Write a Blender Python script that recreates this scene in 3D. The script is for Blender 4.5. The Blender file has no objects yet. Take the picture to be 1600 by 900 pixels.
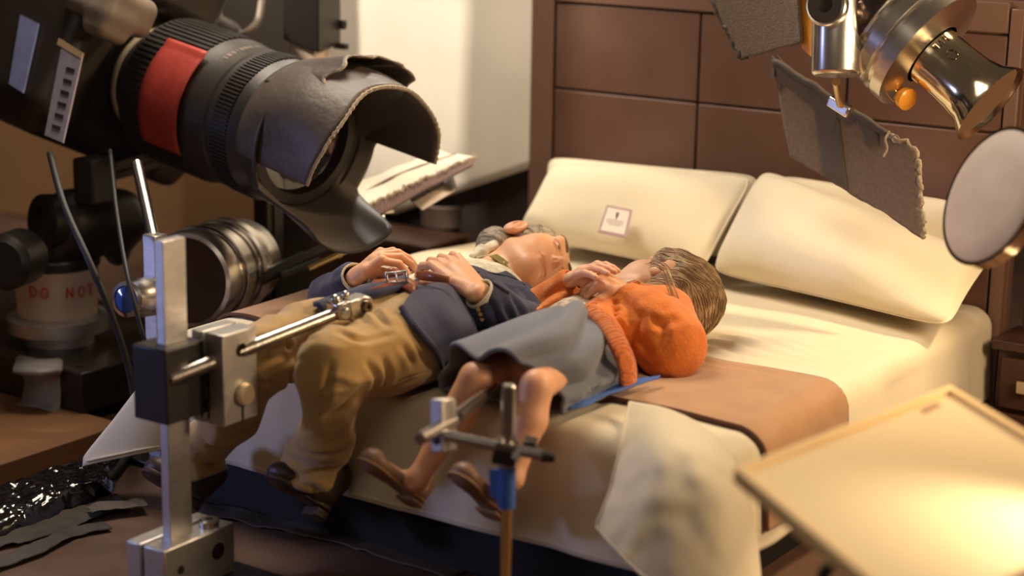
import bpy, math, random
import numpy as np
from mathutils import Vector, Matrix

random.seed(4); rng = np.random.default_rng(4)
SC = bpy.context.scene
COL = SC.collection
PI = math.pi
def V(*a): return np.array(a if len(a) > 1 else a[0], float)
def unit(a): a = np.asarray(a, float); return a / np.linalg.norm(a)

# ------------------------------------------------------------------ camera
FPX = 2900.0; PITCH = math.radians(13.5); YAW = math.radians(34.0); ROLL = math.radians(1.0)
_d = V(-math.sin(YAW) * math.cos(PITCH), math.cos(YAW) * math.cos(PITCH), -math.sin(PITCH))
_r = V(math.cos(YAW), math.sin(YAW), 0); _u = np.cross(_r, _d)
CR = _r * math.cos(ROLL) + _u * math.sin(ROLL); CU = -_r * math.sin(ROLL) + _u * math.cos(ROLL); CD = _d
CAM = V(3.3314, -5.173, 1.7474)
def _ray(u, v): return CD + CR * (u - 800) / FPX - CU * (v - 450) / FPX
def Z(u, v, z): r = _ray(u, v); return CAM + r * (z - CAM[2]) / r[2]      # point of the photo on the level z
def Y(u, v, y): r = _ray(u, v); return CAM + r * (y - CAM[1]) / r[1]      # ... on the upright plane y
def X(u, v, x): r = _ray(u, v); return CAM + r * (x - CAM[0]) / r[0]
def D(u, v, d): return CAM + _ray(u, v) * d                               # ... at a distance from the lens
BED = 0.45

# ------------------------------------------------------------------ materials
def mat(name, color, rough=0.6, metal=0.0, bump=None, var=None, sss=0.0, spec=None, trans=0.0, emis=None, sheen=0.0, coat=0.0, aniso=None, attr=None):
    """bump=(scale, strength[, stretch xyz]); var=(scale, other colour, amount)"""
    m = bpy.data.materials.new(name); m.use_nodes = True
    nt = m.node_tree; n = nt.nodes; b = n['Principled BSDF']
    b.inputs['Base Color'].default_value = (*color, 1)
    b.inputs['Roughness'].default_value = rough; b.inputs['Metallic'].default_value = metal
    if spec is not None: b.inputs['Specular IOR Level'].default_value = spec
    if sss:
        b.inputs['Subsurface Weight'].default_value = sss
        b.inputs['Subsurface Radius'].default_value = (0.03, 0.012, 0.006); b.inputs['Subsurface Scale'].default_value = 0.6
    if trans: b.inputs['Transmission Weight'].default_value = trans
    if sheen: b.inputs['Sheen Weight'].default_value = sheen; b.inputs['Sheen Roughness'].default_value = 0.5
    if coat: b.inputs['Coat Weight'].default_value = coat
    if emis: b.inputs['Emission Color'].default_value = (*emis[0], 1); b.inputs['Emission Strength'].default_value = emis[1]
    tc = n.new('ShaderNodeTexCoord')
    src = None
    if attr:
        a = n.new('ShaderNodeAttribute'); a.attribute_name = attr; src = a.outputs['Color']
        nt.links.new(src, b.inputs['Base Color'])
    if var:
        no = n.new('ShaderNodeTexNoise'); no.inputs['Scale'].default_value = var[0]; no.inputs['Detail'].default_value = 6
        mp = n.new('ShaderNodeMapping'); nt.links.new(tc.outputs['Object'], mp.inputs['Vector']); nt.links.new(mp.outputs['Vector'], no.inputs['Vector'])
        if len(var) > 3: mp.inputs['Scale'].default_value = var[3]
        rp = n.new('ShaderNodeValToRGB'); rp.color_ramp.elements[0].position = 0.38; rp.color_ramp.elements[1].position = 0.62
        rp.color_ramp.elements[0].color = (0, 0, 0, 1); rp.color_ramp.elements[1].color = (var[2],) * 3 + (1,)
        mx = n.new('ShaderNodeMix'); mx.data_type = 'RGBA'
        nt.links.new(no.outputs['Fac'], rp.inputs['Fac']); nt.links.new(rp.outputs['Color'], mx.inputs['Factor'])
        mx.inputs['A'].default_value = (*color, 1); mx.inputs['B'].default_value = (*var[1], 1)
        if src: nt.links.new(src, mx.inputs['A'])
        nt.links.new(mx.outputs['Result'], b.inputs['Base Color'])
    if bump:
        no2 = n.new('ShaderNodeTexNoise'); no2.inputs['Scale'].default_value = bump[0]; no2.inputs['Detail'].default_value = 4
        mp2 = n.new('ShaderNodeMapping'); nt.links.new(tc.outputs['Object'], mp2.inputs['Vector']); nt.links.new(mp2.outputs['Vector'], no2.inputs['Vector'])
        if len(bump) > 2: mp2.inputs['Scale'].default_value = bump[2]
        bp = n.new('ShaderNodeBump'); bp.inputs['Strength'].default_value = bump[1]; bp.inputs['Distance'].default_value = 0.004
        nt.links.new(no2.outputs['Fac'], bp.inputs['Height']); nt.links.new(bp.outputs['Normal'], b.inputs['Normal'])
    return m

def knit_mat(name, color, dark, axis, scale, strength=0.8, rough=0.9, sheen=0.3):
    """fabric with fine ribs along one direction of the object"""
    m = mat(name, color, rough, sheen=sheen, var=(90, dark, 0.45)); nt = m.node_tree; n = nt.nodes; b = n['Principled BSDF']
    tc = n.new('ShaderNodeTexCoord'); mp = n.new('ShaderNodeMapping'); wv = n.new('ShaderNodeTexWave')
    wv.wave_type = 'BANDS'; wv.bands_direction = 'X'; wv.inputs['Scale'].default_value = scale; wv.inputs['Distortion'].default_value = 1.2
    wv.inputs['Detail'].default_value = 3; wv.inputs['Detail Scale'].default_value = 3
    q = Vector(axis).to_track_quat('X', 'Z').inverted(); mp.inputs['Rotation'].default_value = q.to_euler()
    bp = n.new('ShaderNodeBump'); bp.inputs['Strength'].default_value = strength; bp.inputs['Distance'].default_value = 0.004
    nt.links.new(tc.outputs['Object'], mp.inputs['Vector']); nt.links.new(mp.outputs['Vector'], wv.inputs['Vector'])
    nt.links.new(wv.outputs['Fac'], bp.inputs['Height']); nt.links.new(bp.outputs['Normal'], b.inputs['Normal'])
    return m

# ------------------------------------------------------------------ objects
def tag(o, label=None, cat=None, group=None, kind=None):
    if label: o['label'] = label
    if cat: o['category'] = cat
    if group: o['group'] = group
    if kind: o['kind'] = kind
    return o
def thing(name, label, cat, loc, group=None):
    o = bpy.data.objects.new(name, None); COL.objects.link(o); o.location = tuple(loc); o.empty_display_size = .05
    return tag(o, label, cat, group)
def _wloc(o):
    L = V(0, 0, 0)
    while o is not None: L = L + V(*o.location); o = o.parent
    return L
def link(name, me, m, parent=None, loc=None):
    o = bpy.data.objects.new(name, me); COL.objects.link(o)
    if isinstance(m, (list, tuple)):
        for x in m: me.materials.append(x)
    elif m: me.materials.append(m)
    if parent is not None: o.parent = parent
    if loc is not None: o.location = tuple(loc)
    return o

class MB:
    """collects shapes in world coordinates; build() links them as one mesh object"""
    def __init__(s): s.v = []; s.f = []; s.mi = []; s.m = 0
    def add(s, vs, fs):
        b = len(s.v); s.v += [tuple(map(float, x)) for x in vs]; s.f += [tuple(b + i for i in f) for f in fs]; s.mi += [s.m] * len(fs); return s
    def box(s, c, size, R=None):
        c = V(c); h = V(size) / 2; R = np.eye(3) if R is None else R
        vs = [c + R @ (h * V(i, j, k)) for i in (-1, 1) for j in (-1, 1) for k in (-1, 1)]
        return s.add(vs, [(0, 1, 3, 2), (4, 6, 7, 5), (0, 4, 5, 1), (2, 3, 7, 6), (0, 2, 6, 4), (1, 5, 7, 3)])
    def prism(s, pts, ext):
        """polygon (3D points) extruded by the vector ext"""
        n = len(pts); pts = [V(p) for p in pts]; e = V(ext)
        return s.add(pts + [p + e for p in pts], [tuple(range(n))[::-1], tuple(range(n, 2 * n))] + [(i, (i + 1) % n, n + (i + 1) % n, n + i) for i in range(n)])
    def lathe(s, p0, ax, prof, seg=48, closed=True, ref=None, a0=0, a1=2 * PI):
        """prof: list of (t along axis, radius)"""
        p0 = V(p0); ax = unit(ax); ref = V(0, 0, 1) if ref is None else V(ref)
        if abs(ax @ unit(ref)) > .97: ref = V(1, 0, 0)
        e1 = unit(np.cross(ax, ref)); e2 = np.cross(ax, e1)
        full = abs(a1 - a0) > 2 * PI - 1e-4; ns = seg if full else seg + 1
        vs = []; fs = []
        for t, r in prof:
            for k in range(ns):
                a = a0 + (a1 - a0) * k / seg
                vs.append(p0 + ax * t + (e1 * math.cos(a) + e2 * math.sin(a)) * r)
        for i in range(len(prof) - 1):
            for k in range(seg):
                k2 = (k + 1) % ns if full else k + 1
                fs.append((i * ns + k, i * ns + k2, (i + 1) * ns + k2, (i + 1) * ns + k))
        if closed and full:
            if prof[0][1] > 1e-6: fs.append(tuple(range(ns))[::-1])
            if prof[-1][1] > 1e-6: fs.append(tuple((len(prof) - 1) * ns + k for k in range(ns)))
        return s.add(vs, fs)
    def cyl(s, a, b, r, r2=None, seg=24, bev=0.0):
        a = V(a); b = V(b); L = np.linalg.norm(b - a); r2 = r if r2 is None else r2
        if bev: prof = [(0, r - bev), (bev, r), (L - bev, r2), (L, r2 - bev)]
        else: prof = [(0, r), (L, r2)]
        return s.lathe(a, b - a, prof, seg)
    def tube(s, pts, r, seg=10, cap=True):
        pts = [V(p) for p in pts]; n = len(pts); rr = [r] * n if not hasattr(r, '__len__') else r
        T = [unit(pts[min(i + 1, n - 1)] - pts[max(i - 1, 0)]) for i in range(n)]
        e = np.cross(T[0], V(0, 0, 1)); e = unit(e) if np.linalg.norm(e) > .05 else V(1, 0, 0)
        vs = []
        for i in range(n):
            e = unit(e - T[i] * (e @ T[i])); f = np.cross(T[i], e)
            for k in range(seg):
                a = 2 * PI * k / seg; vs.append(pts[i] + (e * math.cos(a) + f * math.sin(a)) * rr[i])
        fs = [(i * seg + k, i * seg + (k + 1) % seg, (i + 1) * seg + (k + 1) % seg, (i + 1) * seg + k) for i in range(n - 1) for k in range(seg)]
        if cap: fs += [tuple(range(seg))[::-1], tuple((n - 1) * seg + k for k in range(seg))]
        return s.add(vs, fs)
    def grid(s, G):
        """G: array (nu, nv, 3)"""
        nu, nv = G.shape[:2]
        return s.add(G.reshape(-1, 3), [(i * nv + j, i * nv + j + 1, (i + 1) * nv + j + 1, (i + 1) * nv + j) for i in range(nu - 1) for j in range(nv - 1)])
    def ball(s, c, r, R=None, seg=16):
        c = V(c); r = V(r, r, r) if not hasattr(r, '__len__') else V(r); R = np.eye(3) if R is None else R
        vs = []; nr = seg // 2
        for i in range(nr + 1):
            for k in range(seg):
                t = PI * i / nr; a = 2 * PI * k / seg
                vs.append(c + R @ (r * V(math.sin(t) * math.cos(a), math.sin(t) * math.sin(a), math.cos(t))))
        return s.add(vs, [(i * seg + k, (i + 1) * seg + k, (i + 1) * seg + (k + 1) % seg, i * seg + (k + 1) % seg) for i in range(nr) for k in range(seg)])
    def build(s, name, m, parent=None, bevel=0, smooth=35, solid=0, loc=None, sub=0, cast=None):
        L = _wloc(parent) if parent is not None else (V(loc) if loc is not None else V(0, 0, 0))
        me = bpy.data.meshes.new(name); vs = np.array(s.v) - L
        me.from_pydata([tuple(x) for x in vs], [], s.f); me.validate(); me.update()
        for p, k in zip(me.polygons, s.mi): p.material_index = k
        me.shade_smooth()
        if smooth: me.set_sharp_from_angle(angle=math.radians(smooth))
        o = link(name, me, m, parent, None if parent is not None else L)
        if solid:
            q = o.modifiers.new('s', 'SOLIDIFY'); q.thickness = solid; q.offset = 0
        if bevel:
            q = o.modifiers.new('b', 'BEVEL'); q.width = bevel; q.segments = 2; q.limit_method = 'ANGLE'; q.angle_limit = math.radians(40)
        if sub:
            q = o.modifiers.new('u', 'SUBSURF'); q.levels = sub; q.render_levels = sub
        return o

def frame(ax, up=(0, 0, 1)):
    """rotation whose columns are x = ax, z ~ up"""
    x = unit(ax); u = V(up)
    if abs(x @ unit(u)) > .98: u = V(0, 1, 0)
    y = unit(np.cross(u, x)); z = np.cross(x, y)
    return np.column_stack([x, y, z])
def spline(pts, n=40):
    """Catmull-Rom through the points"""
    P = [V(p) for p in pts]; P = [2 * P[0] - P[1]] + P + [2 * P[-1] - P[-2]]; out = []
    m = len(P) - 3
    for i in range(n + 1):
        t = i / n * m; k = min(int(t), m - 1); t -= k
        a, b, c, d = P[k:k + 4]
        out.append(.5 * ((2 * b) + (c - a) * t + (2 * a - 5 * b + 4 * c - d) * t * t + (3 * b - a - 3 * c + d) * t ** 3))
    return out

# ------------------------------------------------------------------ noise
_perm = np.random.default_rng(11).random((64, 64, 64))
def noise(P, s=1.0, off=0):
    q = np.asarray(P) * s + off + 1000.0; i = np.floor(q).astype(int); f = q - i; f = f * f * (3 - 2 * f)
    def h(a, b, c): return _perm[(i[..., 0] + a) & 63, (i[..., 1] + b) & 63, (i[..., 2] + c) & 63]
    x0 = h(0, 0, 0) * (1 - f[..., 0]) + h(1, 0, 0) * f[..., 0]; x1 = h(0, 1, 0) * (1 - f[..., 0]) + h(1, 1, 0) * f[..., 0]
    x2 = h(0, 0, 1) * (1 - f[..., 0]) + h(1, 0, 1) * f[..., 0]; x3 = h(0, 1, 1) * (1 - f[..., 0]) + h(1, 1, 1) * f[..., 0]
    y0 = x0 * (1 - f[..., 1]) + x1 * f[..., 1]; y1 = x2 * (1 - f[..., 1]) + x3 * f[..., 1]
    return (y0 * (1 - f[..., 2]) + y1 * f[..., 2]) * 2 - 1

# ------------------------------------------------------------------ smooth solids (signed distance + surface nets)
class Solid:
    def __init__(s): s.ops = []; s.disp = None
    def cap(s, a, b, ra, rb=None, k=.02, mode='u', flat=None, col=None):
        """tapered capsule; flat=(direction, factor) squashes it"""
        a = V(a); b = V(b); rb = ra if rb is None else rb; ab = b - a; L2 = max(ab @ ab, 1e-12)
        if flat: n = unit(flat[0]); g = 1 / flat[1] - 1
        def f(P):
            t = np.clip((P - a) @ ab / L2, 0, 1); q = P - a - t[:, None] * ab
            if flat: q = q + (q @ n)[:, None] * n * g
            return (np.linalg.norm(q, axis=1) - (ra + (rb - ra) * t)) * (min(1, flat[1]) if flat else 1)
        m = max(ra, rb) * (max(1, flat[1]) if flat else 1)
        s.ops.append((f, (a + b) / 2, np.linalg.norm(ab) / 2 + m, k, mode, col)); return s
    def ell(s, c, r, R=None, k=.02, mode='u', col=None):
        c = V(c); r = V(r) if hasattr(r, '__len__') else V(r, r, r); R = np.eye(3) if R is None else R
        def f(P):
            q = (P - c) @ R; k0 = np.linalg.norm(q / r, axis=1); k1 = np.linalg.norm(q / (r * r), axis=1) + 1e-9
            return k0 * (k0 - 1) / k1
        s.ops.append((f, c, float(r.max()), k, mode, col)); return s
    def box(s, c, h, R=None, rd=.01, k=.01, mode='u', col=None):
        c = V(c); h = V(h); R = np.eye(3) if R is None else R
        def f(P):
            q = np.abs((P - c) @ R) - (h - rd)
            return np.linalg.norm(np.maximum(q, 0), axis=1) + np.minimum(q.max(axis=1), 0) - rd
        s.ops.append((f, c, float(np.linalg.norm(h)), k, mode, col)); return s
    def fn(s, f, c, r, k=.01, mode='u', col=None):
        s.ops.append((f, V(c), r, k, mode, col)); return s
    def chain(s, pts, rs, k=.015, flat=None):
        for i in range(len(pts) - 1): s.cap(pts[i], pts[i + 1], rs[i], rs[i + 1], k=k, flat=flat)
        return s
    def eval(s, P, ops=None):
        d = np.full(len(P), 1.0)
        for f, c, r, k, mode, col in (s.ops if ops is None else ops):
            e = f(P)
            if mode == 'u': h = np.maximum(k - np.abs(d - e), 0) / k; d = np.minimum(d, e) - h * h * k * .25
            elif mode == 's': e = -e; h = np.maximum(k - np.abs(d - e), 0) / k; d = np.maximum(d, e) + h * h * k * .25
            elif mode == 'i': h = np.maximum(k - np.abs(d - e), 0) / k; d = np.maximum(d, e) + h * h * k * .25
        if s.disp is not None: d = d + s.disp(P)
        return d
    def mesh(s, h, pad=.02):
        us = [o for o in s.ops if o[4] == 'u']
        lo = np.min([o[1] - o[2] for o in us], axis=0) - pad; hi = np.max([o[1] + o[2] for o in us], axis=0) + pad
        nb = 12; N = np.ceil((hi - lo) / h / nb).astype(int) * nb; D_ = np.full(N + 1, 1.0)
        half = nb * h * math.sqrt(3) / 2
        for bi in range(N[0] // nb):
            for bj in range(N[1] // nb):
                for bk in range(N[2] // nb):
                    s0 = np.array([bi, bj, bk]) * nb; c = lo + (s0 + nb / 2) * h
                    ops = [o for o in s.ops if o[4] == 'i' or np.linalg.norm(o[1] - c) - o[2] < half + .04 + 3 * h]
                    if not any(o[4] == 'u' for o in ops): continue
                    d0 = s.eval(c[None], ops)[0]
                    if abs(d0) > half * 2.2 + .03: D_[s0[0]:s0[0] + nb + 1, s0[1]:s0[1] + nb + 1, s0[2]:s0[2] + nb + 1] = d0; continue
                    ax = [lo[i] + (s0[i] + np.arange(nb + 1)) * h for i in range(3)]
                    g = np.stack(np.meshgrid(*ax, indexing='ij'), -1).reshape(-1, 3)
                    D_[s0[0]:s0[0] + nb + 1, s0[1]:s0[1] + nb + 1, s0[2]:s0[2] + nb + 1] = s.eval(g, ops).reshape(nb + 1, nb + 1, nb + 1)
        return nets(D_, lo, h)

def nets(Dg, lo, h):
    S = Dg < 0
    n = np.array(Dg.shape) - 1
    acc = np.zeros((*n, 3)); cnt = np.zeros(n)
    corners = [(i, j, k) for i in (0, 1) for j in (0, 1) for k in (0, 1)]
    def sl(c): return tuple(slice(c[i], c[i] + n[i]) for i in range(3))
    for c in corners:
        for ax in range(3):
            if c[ax]: continue
            c2 = list(c); c2[ax] = 1
            a = Dg[sl(c)]; b = Dg[sl(c2)]; m = (a < 0) != (b < 0)
            t = np.where(m, a / np.where(m, a - b, 1), 0)
            for q in range(3): acc[..., q] += np.where(m, c[q] + (t if q == ax else 0), 0)
            cnt += m
    act = cnt > 0; idx = -np.ones(n, int); idx[act] = np.arange(act.sum())
    ii = np.argwhere(act); vs = (ii + acc[act] / cnt[act][:, None]) * h + lo
    fs = []
    for ax in range(3):
        b_, c_ = (ax + 1) % 3, (ax + 2) % 3
        a = S; sh = [slice(None)] * 3; sh2 = [slice(None)] * 3
        sh[ax] = slice(0, -1); sh2[ax] = slice(1, None)
        m = S[tuple(sh)] != S[tuple(sh2)]; e = np.argwhere(m); inside = S[tuple(sh)][m]
        ok = (e[:, b_] > 0) & (e[:, c_] > 0) & (e[:, b_] < n[b_]) & (e[:, c_] < n[c_])
        e = e[ok]; inside = inside[ok]
        q = []
        for db, dc in ((-1, -1), (0, -1), (0, 0), (-1, 0)):
            z = e.copy(); z[:, b_] += db; z[:, c_] += dc; q.append(idx[z[:, 0], z[:, 1], z[:, 2]])
        q = np.stack(q, 1); q[~inside] = q[~inside][:, ::-1]; fs.append(q[(q >= 0).all(1)])
    return vs, np.concatenate(fs)

def relax(vs, fs, it=2):
    """light smoothing of a quad mesh"""
    for _ in range(it):
        acc = np.zeros_like(vs); c = np.zeros(len(vs))
        for a, b in ((0, 1), (1, 2), (2, 3), (3, 0)):
            for p, q in ((a, b), (b, a)):
                np.add.at(acc, fs[:, p], vs[fs[:, q]]); np.add.at(c, fs[:, p], 1)
        vs = vs * .4 + acc / np.maximum(c, 1)[:, None] * .6
    return vs
def link_np(name, vs, fs, m, parent=None, loc=None, cols=None):
    L = _wloc(parent) if parent is not None else (V(loc) if loc is not None else V(0, 0, 0))
    me = bpy.data.meshes.new(name); me.vertices.add(len(vs)); me.vertices.foreach_set('co', (vs - L).astype(np.float32).ravel())
    me.loops.add(fs.size); me.loops.foreach_set('vertex_index', fs.astype(np.int32).ravel())
    me.polygons.add(len(fs)); me.polygons.foreach_set('loop_start', np.arange(0, fs.size, 4, dtype=np.int32))
    me.update(calc_edges=True); me.validate(); me.shade_smooth()
    if cols is not None:
        a = me.color_attributes.new('tint', 'FLOAT_COLOR', 'POINT'); a.data.foreach_set('color', np.c_[cols, np.ones(len(cols))].astype(np.float32).ravel())
    return link(name, me, m, parent, None if parent is not None else L)
def solid_obj(name, s, h, m, parent=None, sm=1, loc=None, colfn=None):
    vs, fs = s.mesh(h); vs = relax(vs, fs, sm) if sm else vs
    return link_np(name, vs, fs, m, parent, loc, None if colfn is None else colfn(vs))

from mathutils.bvhtree import BVHTree
def bvh_of(*objs):
    vs = []; ps = []
    for o in objs:
        L = Vector(_wloc(o)); b = len(vs); vs += [L + v.co for v in o.data.vertices]; ps += [tuple(b + i for i in p.vertices) for p in o.data.polygons]
    return BVHTree.FromPolygons(vs, ps)
def hit(B, u, v, off=.004, miss=4.6):
    """where the sight line through (u, v) meets the meshes, lifted off the surface"""
    r = _ray(u, v); r = r / np.linalg.norm(r); q = B.ray_cast(Vector(CAM), Vector(r))
    if q[0] is None: return D(u, v, miss)
    n = V(*q[1]); n = n if n @ r < 0 else -n
    return V(*q[0]) + (n * .6 - r * .4) * off
def normals(vs, fs):
    a = vs[fs[:, 2]] - vs[fs[:, 0]]; b = vs[fs[:, 3]] - vs[fs[:, 1]]; n = np.cross(a, b); N = np.zeros_like(vs)
    for k in range(4): np.add.at(N, fs[:, k], n)
    return N / (np.linalg.norm(N, axis=1)[:, None] + 1e-12)
def crease(vs, fs, lines, depth=.010, width=.010, ridge=.5):
    """press folds along sight-line polylines into a skin of cloth"""
    B = BVHTree.FromPolygons([Vector(v) for v in vs], [tuple(map(int, f)) for f in fs]); N = normals(vs, fs)
    for ln in lines:
        pts = spline([hit(B, u, v, 0) for u, v in ln], 24); P = np.array(pts)
        c = P.mean(0); rad = np.linalg.norm(P - c, axis=1).max() + width * 4
        m = np.linalg.norm(vs - c, axis=1) < rad; q = vs[m]
        d = np.sqrt(((q[:, None] - P[None]) ** 2).sum(-1)); k = d.argmin(1); dm = d.min(1)
        tap = np.sin(np.clip((k + .5) / 25, 0, 1) * PI) ** .5
        w = -depth * np.exp(-(dm / width) ** 2) + depth * ridge * np.exp(-((dm - 2.1 * width) / (1.1 * width)) ** 2)
        vs[m] += N[m] * (w * tap)[:, None]
    return vs
# ================================================================== materials
M = {}
M['floor'] = mat('hardboard', (.15, .075, .045), .75, bump=(110, .8, (1, 3, 1)), var=(5, (.085, .045, .030), .9))
M['backwall'] = mat('dark_wall', (.030, .020, .014), .8, var=(3, (.05, .032, .022), .8))
M['redwall'] = mat('red_brown_board', (.17, .06, .025), .55, var=(3, (.11, .04, .02), .8))
M['headboard'] = mat('brown_leatherette', (.150, .080, .055), .48, bump=(220, .25), var=(2.5, (.10, .042, .026), .8))
M['headframe'] = mat('brown_lacquer', (.175, .095, .068), .42, bump=(40, .1, (1, 1, 8)))
M['seam'] = mat('seam_shadow_gap', (.05, .022, .014), .7)
M['base'] = mat('black_platform', (.010, .0075, .006), .75, bump=(60, .2))
M['cream'] = mat('cream_cotton', (.76, .67, .50), .85, bump=(340, .35), var=(5, (.72, .63, .46), .6), sheen=.2)
M['pillow'] = mat('cream_pillow_cotton', (.80, .71, .53), .85, bump=(420, .15), var=(6, (.77, .68, .50), .6), sheen=.25)
M['suede'] = mat('tan_suede', (.40, .21, .095), .8, bump=(150, .4), var=(9, (.33, .165, .07), .7), sheen=.35)
M['piping'] = mat('dark_brown_piping', (.10, .035, .018), .6)
M['walnut'] = mat('dark_walnut', (.075, .032, .020), .38, bump=(30, .15, (1, 8, 1)), var=(10, (.05, .021, .014), .8, (1, 9, 1)))
M['knob'] = mat('pale_brass', (.75, .62, .42), .35, metal=.6)
M['alu'] = mat('brushed_aluminium', (.62, .60, .58), .38, metal=1, bump=(90, .25, (1, 1, 12)), var=(30, (.48, .46, .44), .6, (1, 1, 8)))
M['steel'] = mat('steel', (.50, .47, .44), .28, metal=1, bump=(120, .12), var=(14, (.36, .34, .32), .6))
M['chrome'] = mat('chrome', (.84, .80, .74), .26, metal=1, var=(9, (.62, .57, .50), .6))
M['tin'] = mat('tin', (.66, .60, .54), .42, metal=.9)
M['black'] = mat('black_anodised', (.018, .014, .012), .42, bump=(90, .15))
M['blackplastic'] = mat('black_plastic', (.030, .023, .019), .40, bump=(200, .2))
M['rubber'] = mat('black_rubber', (.012, .010, .009), .6)
M['brass'] = mat('brass', (.72, .50, .22), .3, metal=1)
M['bluetape'] = mat('blue_masking_tape', (.035, .11, .40), .7, bump=(60, .3))
M['cloudwhite'] = mat('white_diffusion_sheet', (.86, .80, .70), .9, var=(2, (.80, .74, .64), .6))
M['tan'] = mat('tan_background_board', (.42, .24, .11), .8, var=(2, (.36, .20, .09), .7))

def struct(mb, name, m, **k): return tag(mb.build(name, m, **k), kind='structure')

# ================================================================== room shell
struct(MB().add([V(-7, -6, 0), V(4.5, -6, 0), V(4.5, 3.5, 0), V(-7, 3.5, 0)], [(0, 1, 2, 3)]), 'floor', M['floor'], loc=V(0, 0, 0))
struct(MB().box(V(-1.3, 3.55, 2.0), (11.5, .1, 4.0)), 'wall_back', M['backwall'], loc=V(0, 3.55, 0))
struct(MB().box(V(-7.05, -1.2, 2.0), (.1, 9.6, 4.0)), 'wall_left', M['backwall'], loc=V(-7, 0, 0))
# the low board of the miniature bedroom behind the bed
struct(MB().box(V(-.72, .13, .40), (1.25, .04, .80)), 'wall_bedroom_left', M['backwall'], bevel=.004, loc=V(-.7, .13, 0))
struct(MB().box(V(2.35, .13, .85), (1.5, .04, 1.7)), 'wall_bedroom_right', M['redwall'], bevel=.004, loc=V(2.3, .13, 0))
# ================================================================== bed
BX0, BX1, BY0 = -.13, 1.55, -1.74
bed = thing('bed', 'wide bed with dark brown panelled headboard on a low black platform', 'bed', (.7, -.85, 0))
mb = MB().box(V(.71, -.86, .09), (1.46, 1.66, .18)).build('platform', M['base'], bed, bevel=.006)
MB().box(V(.71, -.87, .265), (1.54, 1.62, .20)).build('mattress', M['cream'], bed, bevel=.04)
HX1 = 1.575
mb = MB().box(V((HX1 - .12) / 2 + .01, .045, .67), (HX1 + .10, .05, 1.33))
head = mb.build('headboard', M['headframe'], bed, bevel=.006)
g = .0035
mb = MB()
xs = [0, .54, 1.045, 1.53]; zs = [.10, .39, .674, .957, 1.24]
for i in range(3):
    for j in range(4):
        a, b_, c, d = xs[i] + g, xs[i + 1] - g, zs[j] + g, zs[j + 1] - g
        mb.box(V((a + b_) / 2, .010, (c + d) / 2), (b_ - a, .03, d - c))
mb.build('panelling', M['headboard'], head, bevel=.004)
for nm, c, s in (('stile', (-.0475, .006, .66), (.088, .035, 1.31)), ('stile', (1.5535, .006, .66), (.040, .035, 1.31)), ('top_rail', (.765, .006, 1.287), (1.525, .035, .087))):
    MB().box(V(c), s).build(nm, M['headframe'], head, bevel=.004)

# ------------------------------------------------------------------ bedspread
def cloth_top(a, b, ztop, x0, x1, y0, rd, flare, tip=0.0, hx=.3):
    """a, b: position on the flat cloth; returns the draped place"""
    sx = -1.0 if a < x0 else (1.0 if a > x1 else 0.0)
    ex = (x0 - a) if a < x0 else max(a - x1, 0); ey = max(y0 - b, 0)
    e = math.hypot(ex, ey)
    xc = min(max(a, x0), x1); yc = max(b, y0)
    if e < 1e-9: return V(xc, yc, ztop)
    dx, dy = sx * ex / e, -ey / e
    L = rd * PI / 2
    if e < L: t = e / rd; out = rd * math.sin(t); dn = rd * (1 - math.cos(t))
    else: out = rd; dn = rd + (e - L)
    cor = min(ex, ey) / max(e, 1e-6) * 1.41
    fl = flare + tip * cor
    o2 = max(dn - rd, 0) * fl; dn = rd + max(dn - rd, 0) * math.sqrt(max(1 - fl * fl, .05)) if dn > rd else dn
    return V(xc + dx * (out + o2), yc + dy * (out + o2), ztop - dn)
def bedspread():
    nx, ny = 240, 230
    A = np.linspace(BX0 + .06 - .31, BX1 - .06 + .31, nx); Bq = np.linspace(BY0 + .06 - .335, -.02, ny)
    G = np.zeros((nx, ny, 3))
    for i, a in enumerate(A):
        for j, b in enumerate(Bq):
            p = cloth_top(a, b, BED, BX0 + .06, BX1 - .06, BY0 + .06, .06, .075, .55 if a < .5 else .2)
            G[i, j] = p
    P = G.reshape(-1, 3)
    topm = np.clip((P[:, 2] - .38) / .06, 0, 1)
    und = .010 * noise(P * V(1, 1, .3), 2.6) + .005 * noise(P, 6, 3)
    # dents under the two figures and the pull folds beside the orange sleeve
    for c, r, dp in ((V(.45, -1.15), .30, .014), (V(.97, -1.20), .26, .012), (V(.45, -.7), .14, .010), (V(.95, -.8), .14, .014)):
        und -= dp * np.exp(-(((P[:, :2] - c) / r) ** 2).sum(1))
    q = P[:, :2] - V(1.22, -.86); an = q @ V(.35, .94)
    und += .006 * np.exp(-(q ** 2).sum(1) / .035) * np.sin(an * 120 + 6 * noise(P, 5)) * (q[:, 0] > -.15)
    P[:, 2] += und * topm + topm * np.exp(-((P[:, 0] + .02) / .11) ** 2) * (.010 + .040 * np.exp(-((P[:, 1] + .62) / .42) ** 2))
    side = 1 - topm
    fold = .012 * noise(P * V(1, 1, .25), 5.5, 9) + .006 * noise(P * V(1, 1, .3), 13, 2)
    P[:, 1] -= side * fold * (P[:, 1] < BY0 + .07); P[:, 0] += side * fold * ((P[:, 0] > BX1 - .07) | (P[:, 0] < BX0 + .07)) * np.sign(P[:, 0] - .6)
    hem = np.clip((.24 - P[:, 2]) / .08, 0, 1); P[:, 2] += hem * .010 * noise(P, 2.2, 30)
    return P.reshape(nx, ny, 3)
Gs = bedspread()
cover_o = o = MB().grid(Gs).build('bedspread', M['cream'], loc=V(.7, -.85, BED), smooth=0, solid=.006)
tag(o, 'cream cotton bedspread draped over the bed with corners flaring at the foot', 'bedspread')
# hem seam: a stitched double edge along the foot
ed = [Gs[i, 0] + V(0, -.003, .012) for i in range(2, 236, 3)]
MB().tube(ed, .0035, 6).build('hem', M['cream'], o)
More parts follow.
